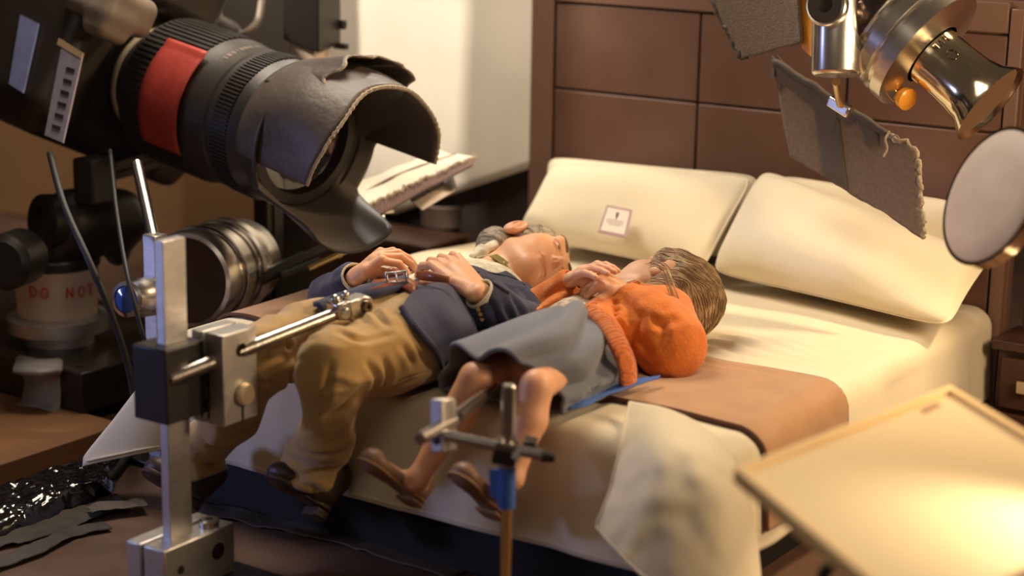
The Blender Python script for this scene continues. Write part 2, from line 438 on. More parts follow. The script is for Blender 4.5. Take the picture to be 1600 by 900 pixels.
# the folded corner of the cover hanging in front of the foot
c00, c10 = D(985, 628, 4.28), D(1150, 712, 4.02)
rows = [[D(985, 628, 4.30), D(1040, 640, 4.23), D(1100, 668, 4.15), D(1152, 716, 4.10)],
        [D(972, 690, 4.18), D(1035, 700, 4.08), D(1110, 725, 4.04), D(1168, 770, 4.07)],
        [D(955, 765, 4.14), D(1030, 775, 4.02), D(1120, 800, 3.98), D(1180, 830, 4.06)],
        [D(932, 822, 4.10), D(1012, 905, 3.98), D(1110, 960, 3.94), D(1190, 930, 4.04)]]
def patch(rows, nu=60, nv=60):
    cs = [spline(r, nv - 1) for r in rows]
    return np.array([spline([c[j] for c in cs], nu - 1) for j in range(nv)])
Gp = patch(rows); P = Gp.reshape(-1, 3)
f1 = .010 * noise(P * V(1, 1, .5) @ np.array([[.8, .2, 0], [0, 1, 0], [.6, 0, .5]]), 11, 5) + .004 * noise(P, 24, 8)
P += f1[:, None] * V(.3, -.95, .1)
MB().grid(P.reshape(Gp.shape)).build('corner_flap', M['cream'], o, smooth=0, solid=.006)
es = [Gp[0, k] for k in range(0, 60, 2)]; es2 = [Gp[k, -1] for k in range(0, 60, 2)]
MB().tube([p + V(0, -.004, 0) for p in es], .0035, 6).tube([p + V(0, -.004, 0) for p in es2], .0035, 6).build('hem', M['cream'], o)

# ------------------------------------------------------------------ suede runner across the bed (follows the cover)
def gnormals(G):
    n = np.cross(np.gradient(G, axis=0), np.gradient(G, axis=1)); n /= np.linalg.norm(n, axis=2)[..., None] + 1e-12; n[n[..., 2] < -.2] *= -1; return n
_A = np.linspace(BX0 + .06 - .31, BX1 - .06 + .31, 240); _B = np.linspace(BY0 + .06 - .335, -.02, 230)
i0, i1 = np.searchsorted(_A, BX0 + .06 - .24), np.searchsorted(_A, BX1 - .06 + .27)
j0, j1 = np.searchsorted(_B, -1.515), np.searchsorted(_B, -1.055)
NG = gnormals(Gs)
Gr = (Gs + NG * .0125)[i0:i1, j0:j1]
runner_o = tag(MB().grid(Gr).build('bed_runner', M['suede'], loc=V(.7, -1.3, BED), smooth=0, solid=.007), 'tan suede runner laid across the foot of the bed under both figures', 'bed runner')
MB().tube([p for p in Gr[::2, 0]], .0055, 6).build('piping', M['piping'], runner_o)
MB().tube([p for p in Gr[::2, -1]], .004, 6).build('piping', M['piping'], runner_o)
# blue tape lying on the cover by the skirt
tp = [[Z(888, 640, .478), Z(900, 622, .483)], [Z(915, 634, .482), Z(925, 608, .484)], [Z(945, 620, .482), Z(960, 598, .486)], [Z(985, 606, .486), Z(1000, 592, .488)], [Z(1030, 590, .488), Z(1032, 586, .489)]]
Gt = np.array([spline([r[0] for r in tp], 24), spline([r[1] for r in tp], 24)]); Gt[..., 2] += .004 * noise(Gt, 14)
tag(MB().grid(Gt).build('masking_tape', M['bluetape'], loc=Gt[0, 10], smooth=0, solid=.003), 'strip of blue masking tape on the cover beside the grey skirt', 'tape')

# ------------------------------------------------------------------ pillows
def pillow(name, bl, br, tl, tr, thick, label, seed, m='pillow', sagx=0.0):
    n = 70; u = np.linspace(-1, 1, n); U_, V_ = np.meshgrid(u, u, indexing='ij')
    s = (U_ + 1) / 2; t = (V_ + 1) / 2
    ins = .016
    s2 = .5 + (s - .5) * (1 - ins * (1 - V_ ** 2) * 1.6); t2 = .5 + (t - .5) * (1 - ins * (1 - U_ ** 2) * 2.0)
    cr_ = 1 - .07 * (np.abs(U_) ** 7) * (np.abs(V_) ** 7); s2 = .5 + (s2 - .5) * cr_; t2 = .5 + (t2 - .5) * cr_
    base = (1 - s2)[..., None] * ((1 - t2)[..., None] * bl + t2[..., None] * tl) + s2[..., None] * ((1 - t2)[..., None] * br + t2[..., None] * tr)
    nrm = unit(np.cross(br - bl, tl - bl))
    T = thick * (np.clip(1 - np.abs(U_) ** 2.8, 0, 1) ** .55) * (np.clip(1 - np.abs(V_) ** 2.5, 0, 1) ** .55)
    objp = thing(name, label, 'pillow', (bl + br) / 2, 'pillows on the bed')
    mbp = MB()
    for sg in (1, -1):
        W = base + nrm * (T * sg)[..., None]
        P = W.reshape(-1, 3); edge = (T / thick).reshape(-1)
        r2 = np.minimum(1 - np.abs(U_), 1 - np.abs(V_)).reshape(-1)
        wr = .024 * noise(P + seed, 3.5) + .014 * noise(P + seed, 9, 4) * np.exp(-r2 * 4) + .004 * noise(P + seed, 20, 7) * np.exp(-r2 * 7)
        P = P + nrm * (wr * np.clip(edge * 2, 0, 1) * (1 if sg > 0 else .3))[:, None]
        # sag: the middle drops a little
        P[:, 2] -= .012 * edge * sagx
        G = P.reshape(n, n, 3)
        mbp.grid(G if sg > 0 else G[::-1])
    mbp.build('cushion', M[m], objp, smooth=0)
    ring = [base[i, 0] for i in range(n)] + [base[-1, j] for j in range(1, n)] + [base[i, -1] for i in range(n - 2, -1, -1)] + [base[0, j] for j in range(n - 2, 0, -1)]
    MB().tube(ring + ring[:1], .0038, 6, cap=False).build('seam', M[m], objp, smooth=0)
    return objp
pillow('pillow', V(.02, -.075, .49), V(.76, -.075, .49), V(.015, -.060, .735), V(.80, -.060, .76), .038, 'cream pillow at the left, mostly hidden behind the front left one', 1.3)
pillow('pillow', V(.84, -.08, .49), V(1.50, -.09, .48), V(.86, -.060, .77), Y(1502, 316, -.065), .042, 'cream pillow at the right, upper corner showing behind the torn grey card flag', 5.1)
pillow('pillow', Z(806, 366, .50), Z(1096, 428, .50), Y(866, 252, -.12), Y(1180, 276, -.12), .092, 'cream pillow at the left carrying the small printed card', 2.7)
pillow('pillow', Z(1108, 424, .50), Z(1482, 512, .49), Y(1190, 262, -.12), Y(1548, 404, -.17), .098, 'cream pillow in front at the right below the torn grey card flag', 9.9)

# ------------------------------------------------------------------ card on the pillow
M['card'] = mat('card_paper', (.60, .55, .50), .7); M['cardborder'] = mat('mauve_print', (.33, .22, .25), .7); M['cardink'] = mat('dark_ink', (.09, .06, .06), .7); M['cardgrey'] = mat('grey_ink', (.42, .36, .34), .7)
cd = 5.60
q00, q10, q01, q11 = D(934, 362, cd), D(978, 371, cd - .03), D(948, 320, cd + .10), D(988, 328, cd + .07)
cn = unit(np.cross(q10 - q00, q01 - q00)); cn = cn if cn @ CD < 0 else -cn
def cp(s, t, h=0): return (1 - s) * ((1 - t) * q00 + t * q01) + s * ((1 - t) * q10 + t * q11) + cn * h
o = tag(MB().prism([cp(0, 0), cp(1, 0), cp(1, 1), cp(0, 1)], -cn * .003).build('card', M['cardborder'], loc=q00), 'small white card with a mauve border propped on the left pillow', 'card')
MB().prism([cp(.08, .08, .0006), cp(.92, .08, .0006), cp(.92, .92, .0006), cp(.08, .92, .0006)], -cn * .0005).build('printed_face', M['card'], o)
mb = MB()
mb.prism([cp(.5 + .075 * math.cos(a) * (1 if i % 2 else .6), .72 + .10 * math.sin(a) * (1 if i % 2 == 0 else .8), .0014) for i, a in enumerate(np.linspace(0, 2 * PI, 9)[:-1])], -cn * .0006)
mb.prism([cp(.48, .56, .0014), cp(.52, .56, .0014), cp(.52, .66, .0014), cp(.48, .66, .0014)], -cn * .0006).build('emblem', M['cardink'], o)
mb = MB()
for t_, a_, b_ in ((.50, .2, .8), (.44, .16, .84), (.38, .22, .78), (.32, .3, .7)):
    x_ = a_
    while x_ < b_ - .03:
        w_ = rng.uniform(.05, .11); mb.prism([cp(x_, t_, .0014), cp(min(x_ + w_, b_), t_, .0014), cp(min(x_ + w_, b_), t_ + .025, .0014), cp(x_, t_ + .025, .0014)], -cn * .0006); x_ += w_ + .025
mb.build('fine_print', M['cardgrey'], o)

# ------------------------------------------------------------------ nightstands
def nightstand(x0, x1, y0, y1, h, label, knobx):
    t = thing('nightstand', label, 'nightstand', ((x0 + x1) / 2, (y0 + y1) / 2, 0), 'dark nightstands either side of the bed')
    cx, cy, w, d = (x0 + x1) / 2, (y0 + y1) / 2, x1 - x0, y1 - y0
    MB().box(V(cx, cy + .01, (h - .03) / 2), (w - .03, d - .03, h - .03)).build('cabinet', M['walnut'], t, bevel=.004)
    MB().box(V(cx, cy, h - .014), (w, d, .028)).build('top', M['walnut'], t, bevel=.005)
    for z0, z1 in ((.05, h / 2 - .02), (h / 2 - .005, h - .045)):
        dr = MB().box(V(cx, y0 + .005, (z0 + z1) / 2), (w - .07, .02, z1 - z0)).build('drawer', M['walnut'], t, bevel=.004)
        MB().cyl(V(knobx, y0 - .002, (z0 + z1) / 2), V(knobx, y0 - .02, (z0 + z1) / 2), .006).box(V(knobx, y0 - .024, (z0 + z1) / 2), (.036, .012, .036)).build('knob', M['knob'], dr, bevel=.003)
    return t
nightstand(-.92, -.37, -.20, .05, .40, 'dark wooden nightstand at the left of the bed with a round tin on it', -.64)
nightstand(1.59, 2.15, -.12, .09, .38, 'dark wooden nightstand at the right of the bed with a square pale knob', 1.70)

# round tin
tc_ = Z(694, 352, .40); rt = .083
t = thing('round_tin', 'low round metal tin standing on the left nightstand', 'tin', tc_)
MB().lathe(tc_, (0, 0, 1), [(.001, rt * .94), (.004, rt), (.070, rt), (.074, rt * 1.03), (.080, rt * 1.03), (.082, rt * .96), (.074, rt * .92), (.035, rt * .9), (.034, 0)], 48, False).build('tin_body', M['tin'], t)
MB().cyl(tc_ + V(0, 0, .035), tc_ + V(0, 0, .075), .018, bev=.004).build('wick_holder', M['chrome'], t)

# white diffusion sheet hanging behind the left of the headboard
s1, s2 = Y(832, 262, .085), Y(505, 372, .085)
n1 = 60
G = np.zeros((n1, 40, 3))
for i in range(n1):
    a = i / (n1 - 1); bot = s1 * (1 - a) + s2 * a
    for j in range(40):
        b_ = j / 39; zb_ = max(bot[2], .425); z_ = zb_ + b_ * (2.0 - zb_); G[i, j] = V(bot[0], bot[1], z_)
P = G.reshape(-1, 3); P[:, 1] += .008 * np.sin((P[:, 0] * 4.0 - P[:, 2] * 1.6)) * np.clip((-.12 - P[:, 0]) * 8, 0, 1) + .006 * noise(P, 5) - .01
tag(MB().grid(G).build('diffusion_sheet', M['cloudwhite'], loc=V(s2[0], .085, s2[2]), smooth=0, solid=.004), 'white diffusion sheet hanging behind the left nightstand beside the headboard', 'diffusion sheet')
# ================================================================== figures
M['skin'] = mat('silicone_skin', (.78, .44, .27), .48, sss=.25, bump=(260, .12), attr='tint')
M['hairgrey'] = mat('silver_brown_hair', (.24, .19, .13), .55, bump=(240, .9, (1, .25, .25)), var=(60, (.42, .36, .27), .8))
M['hairbrown'] = mat('light_brown_hair', (.27, .155, .075), .5, bump=(200, .9), var=(70, (.46, .31, .16), .8))
M['navy'] = mat('navy_wool', (.022, .024, .060), .95, bump=(420, .35), var=(420, (.050, .050, .092), .8), sheen=.15)
M['navytrim'] = mat('navy_stitch', (.018, .018, .035), .9)
M['trousers'] = knit_mat('ochre_twill', (.44, .275, .10), (.36, .22, .08), (1, .3, 0), 150, .18)
M['shirt'] = mat('cream_printed_shirt', (.80, .73, .55), .85, bump=(120, .5), var=(38, (.45, .38, .24), .55))
M['cuffm'] = mat('cream_ribbed_cuff', (.62, .55, .38), .85, bump=(160, .6))
M['belt'] = mat('red_brown_leather', (.26, .075, .028), .32, bump=(80, .3), coat=.3)
M['shoe'] = mat('dark_brown_leather', (.050, .024, .015), .5, bump=(90, .3)); M['sole'] = mat('worn_tan_sole', (.30, .16, .07), .7, bump=(70, .4), var=(14, (.18, .09, .04), .7))
M['pump'] = mat('taupe_leather', (.21, .115, .065), .5, bump=(90, .2))
M['orange'] = mat('orange_wool', (.72, .205, .030), .9, bump=(130, .6), var=(26, (.60, .145, .018), .7), sheen=.2)
M['orangerib'] = knit_mat('orange_ribbing', (.70, .18, .03), (.54, .12, .02), (1, -.4, 0), 42, 1.0)
M['greywool'] = mat('grey_wool', (.125, .14, .19), .95, bump=(420, .35), var=(420, (.18, .19, .235), .7), sheen=.3)
M['blouse'] = mat('printed_blouse', (.72, .62, .50), .8, bump=(90, .4), var=(42, (.28, .16, .11), .8))
M['eyewhite'] = mat('eye_white', (.80, .78, .72), .15); M['iris'] = mat('brown_iris', (.05, .03, .02), .1)
M['brow'] = mat('grey_eyebrow', (.16, .10, .06), .8, bump=(200, .6)); M['gold'] = mat('gold_button', (.85, .58, .22), .25, metal=1)
M['pewter'] = mat('pewter_buckle', (.55, .52, .50), .25, metal=1)

class Fr:
    """head frame: camera-independent axes left, face, up about an origin"""
    def __init__(s, O, face, up, sc):
        s.O = V(O); s.u = unit(up); f = V(face); f = f - s.u * (f @ s.u); s.f = unit(f); s.l = np.cross(s.f, s.u) * -1; s.l = np.cross(s.u, s.f) * -1 if False else np.cross(s.f, s.u) * -1
        s.l = -np.cross(s.u, s.f) if False else np.cross(s.u, s.f); s.s = sc; s.R = np.column_stack([s.l, s.f, s.u])
    def p(s, a, b, c): return s.O + (s.l * a + s.f * b + s.u * c) * s.s
    def loc(s, P): return (P - s.O) @ s.R / s.s
def cvec(a, b, c): return a * CR + b * CU - c * CD     # right, up, towards the lens of the photo

def head(S, H, neck, male=True):
    s = H.s; R = H.R; p = H.p
    S.ell(p(0, -.015, .035), V(.078, .098, .086) * s, R, k=.01)
    S.ell(p(0, .030, -.030), V(.064, .066, .088) * s, R, k=.03)
    for x in (-1, 1):
        S.cap(p(x * .050, .004, -.058), p(x * .016, .068, -.100), .014 * s, .017 * s, k=.04)
        S.ell(p(x * .036, .054, -.026), V(.028, .026, .030) * s, R, k=.03)
    S.ell(p(0, .078, -.098), V(.025, .020, .019) * s, R, k=.02)
    S.cap(p(-.042, .078, .040), p(.042, .078, .040), .012 * s, k=.02)
    for x in (-1, 1): S.ell(p(x * .031, .104, .016), V(.021, .016, .013) * s, R, k=.014, mode='s')
    for x in (-1, 1): S.ell(p(x * .031, .080, .022), V(.021, .013, .008) * s, R, k=.006)
    for x in (-1, 1): S.ell(p(x * .031, .080, .004), V(.019, .013, .006) * s, R, k=.006)
    S.cap(p(0, .084, .032), p(0, .106, -.016), .0055 * s, .0095 * s, k=.014); S.ell(p(0, .109, -.019), V(.0088, .0085, .0085) * s, R, k=.010)
    S.ell(p(0, .099, -.026), V(.0140, .0115, .0075) * s, R, k=.012)
    for x in (-1, 1): S.ell(p(x * .0064, .1065, -.0335), V(.0032, .0055, .0036) * s, R, k=.003, mode='s')
    S.cap(p(-.020, .087, -.0575), p(.020, .087, -.0575), .0062 * s, k=.010); S.cap(p(-.016, .088, -.0725), p(.016, .088, -.0725), .0070 * s, k=.010)
    for q_ in range(6):
        xa, xb = (-.030 + .010 * q_), (-.020 + .010 * q_); g_ = lambda x_: p(x_, .0950 - 10 * x_ * x_, -.0650 + 5 * x_ * x_); S.cap(g_(xa), g_(xb), .0026 * s, k=.003, mode='s')
    for x in (-1, 1):
        S.ell(p(x * .086, -.014, .0), V(.015, .026, .038) * s, R, k=.006)
        S.ell(p(x * .096, .006, -.006), V(.010, .017, .026) * s, R, k=.004, mode='s')
        S.cap(p(x * .088, -.006, -.020), p(x * .090, -.008, .012), .006 * s, k=.006)
    S.cap(p(0, -.025, -.065), neck, .048 * s, .055 * s, k=.02)
def headtint(H, base=(.74, .40, .225)):
    def f(P, nrm=None):
        q = H.loc(P); c = np.tile(V(base), (len(P), 1))
        def mixin(w, col): c[:] = c * (1 - w[:, None]) + V(col) * w[:, None]
        mixin(.75 * np.exp(-(((q - V(0, .092, -.066)) / V(.026, .016, .011)) ** 2).sum(1)), (.58, .17, .11))
        for x in (-1, 1):
            mixin(.30 * np.exp(-(((q - V(x * .045, .06, -.025)) / V(.022, .03, .022)) ** 2).sum(1)), (.80, .34, .20))
            mixin(.25 * np.exp(-(((q - V(x * .085, -.024, 0)) / V(.02, .03, .035)) ** 2).sum(1)), (.80, .30, .18))
            mixin(.40 * np.exp(-(((q - V(x * .031, .085, .016)) / V(.024, .02, .016)) ** 2).sum(1)), (.50, .27, .18))
        mixin(.20 * np.exp(-(((q - V(0, .112, -.022)) / .016) ** 2).sum(1)), (.80, .32, .2))
        return c
    return f
def hand(S, wrist, kn, back, thumb_side, sc=1.0, curls=((30, 45, 25),) * 4, spread=.10, thumb=None, lens=(1, 1.08, 1.0, .82)):
    """palm, four fingers (index first) and a thumb; thumb_side = +1/-1 along lateral"""
    wrist = V(wrist); kn = V(kn); d = unit(kn - wrist); b = V(back); b = unit(b - d * (b @ d)); lat = np.cross(d, b) * thumb_side
    w = .034 * sc
    S.cap(wrist, wrist * .3 + kn * .7, .021 * sc, .025 * sc, k=.015, flat=(b, .75))
    for i in range(4):
        o = lat * w * (1 - i * .667); S.cap(wrist + o * .5, kn + o, .0135 * sc, .0108 * sc, k=.008)
    nails = []
    for i in range(4):
        o = lat * w * (1 - i * .667); a = kn + o - d * (.004 * abs(i - 1.3)) * sc
        dd = unit(d + lat * spread * (1 - i * .667)); cb = 0; r = .0102 * sc * (1, 1, .96, .86)[i]
        for L, c in zip((.043, .028, .022), curls[i]):
            cb += math.radians(c); dv = dd * math.cos(cb) - b * math.sin(cb)
            e = a + dv * L * sc * lens[i]; S.cap(a, e, r, r * .92, k=.003); a = e; r *= .92
        nails.append((a, dv))
    tb = wrist * .62 + kn * .38 + lat * w * .75
    td = unit(d * .75 + lat * .75 - b * .45) if thumb is None else unit(thumb)
    t1 = tb + td * .040 * sc; td2 = unit(td + d * .35 - b * .25 - lat * .25); t2 = t1 + td2 * .030 * sc; t3 = t2 + unit(td2 + d * .2) * .014 * sc
    S.cap(wrist * .8 + kn * .2 + lat * w * .3, tb, .018 * sc, .016 * sc, k=.015); S.cap(tb, t1, .0155 * sc, .0125 * sc, k=.01); S.cap(t1, t2, .0125 * sc, .0115 * sc, k=.006); S.cap(t2, t3, .0115 * sc, .009 * sc, k=.006)
    return nails

def merge(meshes):
    vs = []; fs = []; cs = []; b = 0
    for v, f, c in meshes: vs.append(v); fs.append(f + b); cs.append(c); b += len(v)
    return np.concatenate(vs), np.concatenate(fs), np.concatenate(cs)
def wrinkle(P, s, amp, off=0, st=(1, 1, 1)):
    n = noise(P * V(st), s, off); return amp * (1 - 2 * np.abs(n))

# ================================================================== the man
man = thing('puppet', 'puppet of a grey-haired man in a navy jacket and ochre trousers lying on his back', 'puppet', V(.55, -1.3, BED + .01))
MH = Fr(Z(822, 411, .575), cvec(.74, .03, .67), cvec(.56, .18, -.81), 1.22)
mneck = V(.445, -.99, .55)
S = Solid(); head(S, MH, mneck)
S.cap(mneck, V(.46, -1.07, .545), .06, .08, k=.03)
hv, hf = S.mesh(.0021); hv = relax(hv, hf, 1)
S = Solid()
S.cap(V(.46, -1.08, .54), V(.50, -1.30, .55), .10, .10, flat=((0, 0, 1), .7)).cap(V(.50, -1.30, .55), V(.57, -1.58, .55), .10, .12, flat=((0, 0, 1), .65))
msl, msr = V(.64, -1.19, .525), V(.30, -1.06, .50)
mel, mer = V(.82, -1.36, .52), V(.17, -1.36, .52)
mwl, mwr = Z(748, 458, .655), Z(556, 432, .625)
bt_v, bt_f = None, None
nhip, fhip = V(.68, -1.62, .55), V(.45, -1.56, .545)
nkn, fkn = V(.645, -1.93, .545), V(.42, -1.95, .535)
nsh, fsh = V(.585, -1.89, .35), V(.315, -1.94, .36)
nan_, fan = V(.535, -1.875, .21), V(.222, -1.94, .190)
S.chain([nhip, nkn, nan_], [.06, .045, .03]); S.chain([fhip, fkn, fan + V(0, 0, .08)], [.06, .045, .03])
tv, tf_ = S.mesh(.006); tv = relax(tv, tf_, 1)
# arms and hands, finer
S = Solid(); S.chain([msl, mel, mwl], [.05, .036, .023]); S.chain([msr, mer, mwr], [.05, .036, .022])
hand(S, mwl, Z(694, 407, .700), unit(V(.1, -.25, 1)), -1, 1.12, curls=((26, 26, 16), (22, 26, 16), (18, 28, 16), (14, 28, 18)), spread=.09, lens=(1.12, 1.22, 1.14, .95), thumb=Z(668, 440, .66) - Z(720, 440, .665))
hand(S, mwr, Z(596, 399, .682), unit(V(-.3, -.35, 1)), 1, 1.12, curls=((50, 40, 20), (40, 38, 20), (34, 36, 20), (30, 34, 20)), spread=.05, thumb=Z(612, 447, .63) - Z(568, 442, .64))
base = V(.74, .40, .225)
bv, bf = S.mesh(.0027); bv = relax(bv, bf, 1)
def skintint(P, base=base):
    n = noise(P, 22) * .5 + .5; c = base[None] * (1 - .18 * n[:, None]) + V(.80, .34, .22)[None] * .18 * n[:, None]; return c
vs, fs, cs = merge([(hv, hf, headtint(MH)(hv)), (tv, tf_, skintint(tv)), (bv, bf, skintint(bv))])
link_np('body', vs, fs, M['skin'], man, cols=cs)
# eyes and brows
def eyes(H, parent, look=(0, 0)):
    for x in (-1, 1):
        c = H.p(x * .031, .074, .012); e = MB().ball(c, .0155 * H.s, H.R).build('eye', M['eyewhite'], parent, smooth=0)
        g = unit(H.f + H.l * look[0] + H.u * look[1]); MB().ball(c + g * .0105 * H.s, .0072 * H.s).build('iris', M['iris'], e, smooth=0)
eyes(MH, man, (.1, -.15))
BH = BVHTree.FromPolygons([Vector(v) for v in hv], [tuple(map(int, f)) for f in hf])
for x in (-1, 1):
    pts = [V(*BH.find_nearest(Vector(q_))[0]) for q_ in spline([MH.p(x * .013, .096, .040), MH.p(x * .030, .094, .047), MH.p(x * .049, .078, .042)], 12)]
    MB().tube(pts, [.0055 * MH.s * (1 - abs(i / 12 - .4) * .9) for i in range(13)], 8).build('eyebrow', M['brow'], man, smooth=0)
# hair: short, swept back, sideburn in front of the ear
S = Solid(); p = MH.p; s = MH.s
S.ell(p(0, -.022, .042), V(.086, .102, .092) * s, MH.R, k=.01)
for x in (-1, 1): S.ell(p(x * .070, .0, .022), V(.016, .030, .040) * s, MH.R, k=.012)
S.cap(p(-.05, -.06, -.03), p(.05, -.06, -.03), .045 * s, k=.02)
S.ell(p(0, .135, -.030), V(.105, .122, .098) * s, MH.R, k=.008, mode='s')
for x in (-1, 1): S.ell(p(x * .092, -.012, -.004), V(.028, .028, .036) * s, MH.R, k=.006, mode='s')
def hairdisp(H, f1=90, amp=.003):
    def g(P):
        q = H.loc(P); a = np.arctan2(q[:, 0], q[:, 2] + .02)
        return -amp * noise(np.stack([a * 1.2, q[:, 1] * .12, q[:, 2] * .1], 1), f1 / 2.2) - amp * .5 * noise(np.stack([a * 1.2, q[:, 1] * .1, q[:, 2] * .1], 1), f1)
    return g
S.disp = hairdisp(MH)
mhair = solid_obj('hair', S, .0028, M['hairgrey'], man)

# trousers
S = Solid()
S.ell(V(.57, -1.60, .555), V(.175, .15, .098), k=.03)
S.chain([nhip, (nhip + nkn) / 2 + V(.01, 0, .0), nkn], [.105, .092, .083], k=.04)
S.chain([nkn, nsh, nan_ + V(0, 0, .075)], [.080, .063, .060], k=.03)
S.chain([fhip, (fhip + fkn) / 2, fkn], [.100, .088, .078], k=.04)
S.chain([fkn, fsh, fan + V(0, 0, .075)], [.076, .064, .060], k=.03)
for a, n_ in ((nan_, 3), (fan, 3)):            # bunched cuffs
    for q_ in range(n_): S.ell(a + V(-.004 * q_, -.004, .095 - .034 * q_), V(.064 + .004 * q_, .062 + .003 * q_, .020), k=.012)
S.cap(V(.54, -1.56, .635), V(.545, -1.70, .625), .022, .018, k=.03)       # fly placket
S.cap(V(.50, -1.50, .50), V(.52, -1.42, .46), .06, k=.02)
S.ell(nan_ + V(-.01, 0, -.010), V(.052, .052, .030), k=.005, mode='s'); S.ell(fan + V(-.01, 0, -.010), V(.052, .052, .030), k=.005, mode='s')
def tdisp(P):
    low = np.clip((.40 - P[:, 2]) / .2, 0, 1); knee = np.exp(-(((P - nkn) / .13) ** 2).sum(1)) + np.exp(-(((P - fkn) / .13) ** 2).sum(1))
    hipw = np.exp(-(((P - V(.56, -1.66, .6)) / .15) ** 2).sum(1))
    return -(.0045 + .009 * low + .006 * knee + .004 * hipw) * (1 - 2.2 * np.abs(noise(P * V(1, 1.3, 1.9), 7.5, 3))) - .0018 * noise(P, 30)
S.disp = tdisp
tv2, tf2 = S.mesh(.0042); tv2 = relax(tv2, tf2, 1)
tv2 = crease(tv2, tf2, [[(598, 560), (606, 585), (596, 608)], [(572, 566), (588, 588), (584, 610)], [(498, 612), (520, 600), (548, 604)], [(506, 652), (530, 640), (548, 622)],
    [(628, 540), (640, 556), (646, 572)], [(575, 478), (590, 492), (606, 510)], [(545, 470), (560, 486), (570, 504)], [(420, 545), (450, 540), (490, 530)], [(400, 590), (412, 600), (424, 598)],
    [(470, 700), (495, 712), (535, 706)], [(466, 724), (495, 738), (532, 728)], [(462, 748), (492, 764), (524, 756)], [(318, 690), (340, 700), (370, 694)], [(312, 716), (340, 730), (368, 720)], [(516, 570), (512, 600), (506, 630)],
    [(530, 520), (560, 530), (610, 522)], [(470, 560), (455, 590), (440, 610)]], .0085, .0085, .35)
tv2 = crease(tv2, tf2, [[(668, 580), (640, 588), (600, 602), (560, 616)]], .003, .003, .6)
tro = link_np('trousers', tv2, tf2, M['trousers'], man)

# shirt (printed) with collar, showing between the lapels
S = Solid()
S.cap(V(.46, -1.12, .545), V(.50, -1.32, .55), .145, .145, flat=((0, 0, 1), .60), k=.03).cap(V(.50, -1.32, .55), V(.565, -1.53, .55), .145, .145, flat=((0, 0, 1), .62), k=.03)
S.cap(msl, msr, .055, k=.03, flat=((0, 0, 1), .9))
S.disp = lambda P: -.004 * (1 - 2 * np.abs(noise(P * V(1.5, 1, 1), 11)))
sh = solid_obj('shirt', S, .0048, M['shirt'], man)
# collar: two leaves folded round the neck
for sx, nm in ((1, 'collar_leaf'), (-1, 'collar_leaf')):
    ring = []
    for i in range(14):
        a = math.radians(12 + i * 12) * sx; ring.append((a, i / 13))
    G = np.zeros((14, 5, 3)); ax_ = unit(MH.O - V(.455, -1.0, .55))
    e2 = unit(V(0, 0, 1) - ax_ * ax_[2]); e1 = np.cross(ax_, e2)
    for i, (a, t) in enumerate(ring):
        for j in range(5):
            h_ = j / 4; r_ = .066 + .012 * h_; G[i, j] = mneck + V(.006, -.012, 0) + ax_ * (.034 - h_ * (.05 - .02 * t)) + (e2 * math.cos(a) + e1 * math.sin(a)) * r_
    MB().grid(G).build(nm, M['cuffm'], sh, smooth=0, solid=.006)
# rolled cloth and strap end lying over his chest
S = Solid(); S.chain([X(738, 399, .40), X(752, 393, .40), X(768, 388, .40)], [.010, .016, .019]); S.chain([X(768, 388, .40), X(774, 383, .40)], [.012, .016]); S.disp = lambda P: -.004 * noise(P, 60)
solid_obj('rolled_handkerchief', S, .003, M['shirt'], man)
MB().prism([X(763, 400, .47), X(772, 397, .47), X(792, 411, .50), X(784, 417, .50)], V(.012, -.004, .004)).cyl(X(787, 409, .51), X(790, 418, .512), .005).build('collar_clip', mat('olive_brass_clip', (.40, .33, .14), .4, metal=.6), man, bevel=.002)

# jacket
S = Solid()
S.cap(V(.475, -1.17, .535), V(.51, -1.32, .545), .165, .170, flat=((0, 0, 1), .60), k=.04).cap(V(.51, -1.32, .55), V(.575, -1.55, .55), .172, .180, flat=((0, 0, 1), .60), k=.04)
S.cap(V(.62, -1.19, .53), V(.34, -1.08, .51), .066, k=.05, flat=((0, 0, 1), .9))
# the open front
def front_open(P):
    t = np.clip((-P[:, 1] - 1.02) / .58, -.2, 1.2); xm = .455 + .11 * t
    wn = .090 - .10 * np.clip((t - .15) * 1.6, 0, 1)                 # near edge
    wf = -.075 - .05 * np.clip((t - .3) * 2, 0, 1)
    a = np.maximum(P[:, 0] - xm - wn, xm + wf - P[:, 0]); return np.maximum(a, .59 - P[:, 2])
S.fn(front_open, V(.5, -1.3, .6), .8, k=.012, mode='s')
S.ell(V(.51, -1.2, .52), V(.13, .60, .06), k=.01, mode='s')
S.ell(V(.455, -.97, .57), V(.105, .13, .11), k=.02, mode='s')
# sleeves
mcl = mwl + unit(mel - mwl) * .045; mcr = mwr + unit(mer - mwr) * .045
S.chain([msl + V(.01, 0, 0), mel, mcl], [.080, .078, .054], k=.03)
S.chain([msr, mer, mcr], [.072, .066, .050], k=.03)
S.cap(mcl, mwl + (mwl - mcl) * .4, .040, k=.003, mode='s'); S.cap(mcr, mwr + (mwr - mcr) * .4, .037, k=.003, mode='s')
def jdisp(P):
    el = np.exp(-(((P - mel) / .13) ** 2).sum(1)) + np.exp(-(((P - msl) / .12) ** 2).sum(1))
    return -(.004 + .009 * el) * (1 - 2 * np.abs(noise(P @ np.array([[1, .3, 0], [0, 1, .4], [0, .2, 1.3]]), 8, 6))) - .0012 * noise(P, 34)
S.disp = jdisp
jv, jf = S.mesh(.0042); jv = relax(jv, jf, 1)
jv = crease(jv, jf, [[(760, 468), (778, 500), (790, 545)], [(800, 462), (812, 486), (806, 520)], [(786, 478), (800, 500), (798, 530)], [(760, 500), (770, 525), (768, 556)], [(700, 500), (715, 530), (716, 565)], [(815, 450), (826, 470), (822, 495)], [(528, 430), (540, 445), (552, 452)]], .010, .009, .4)
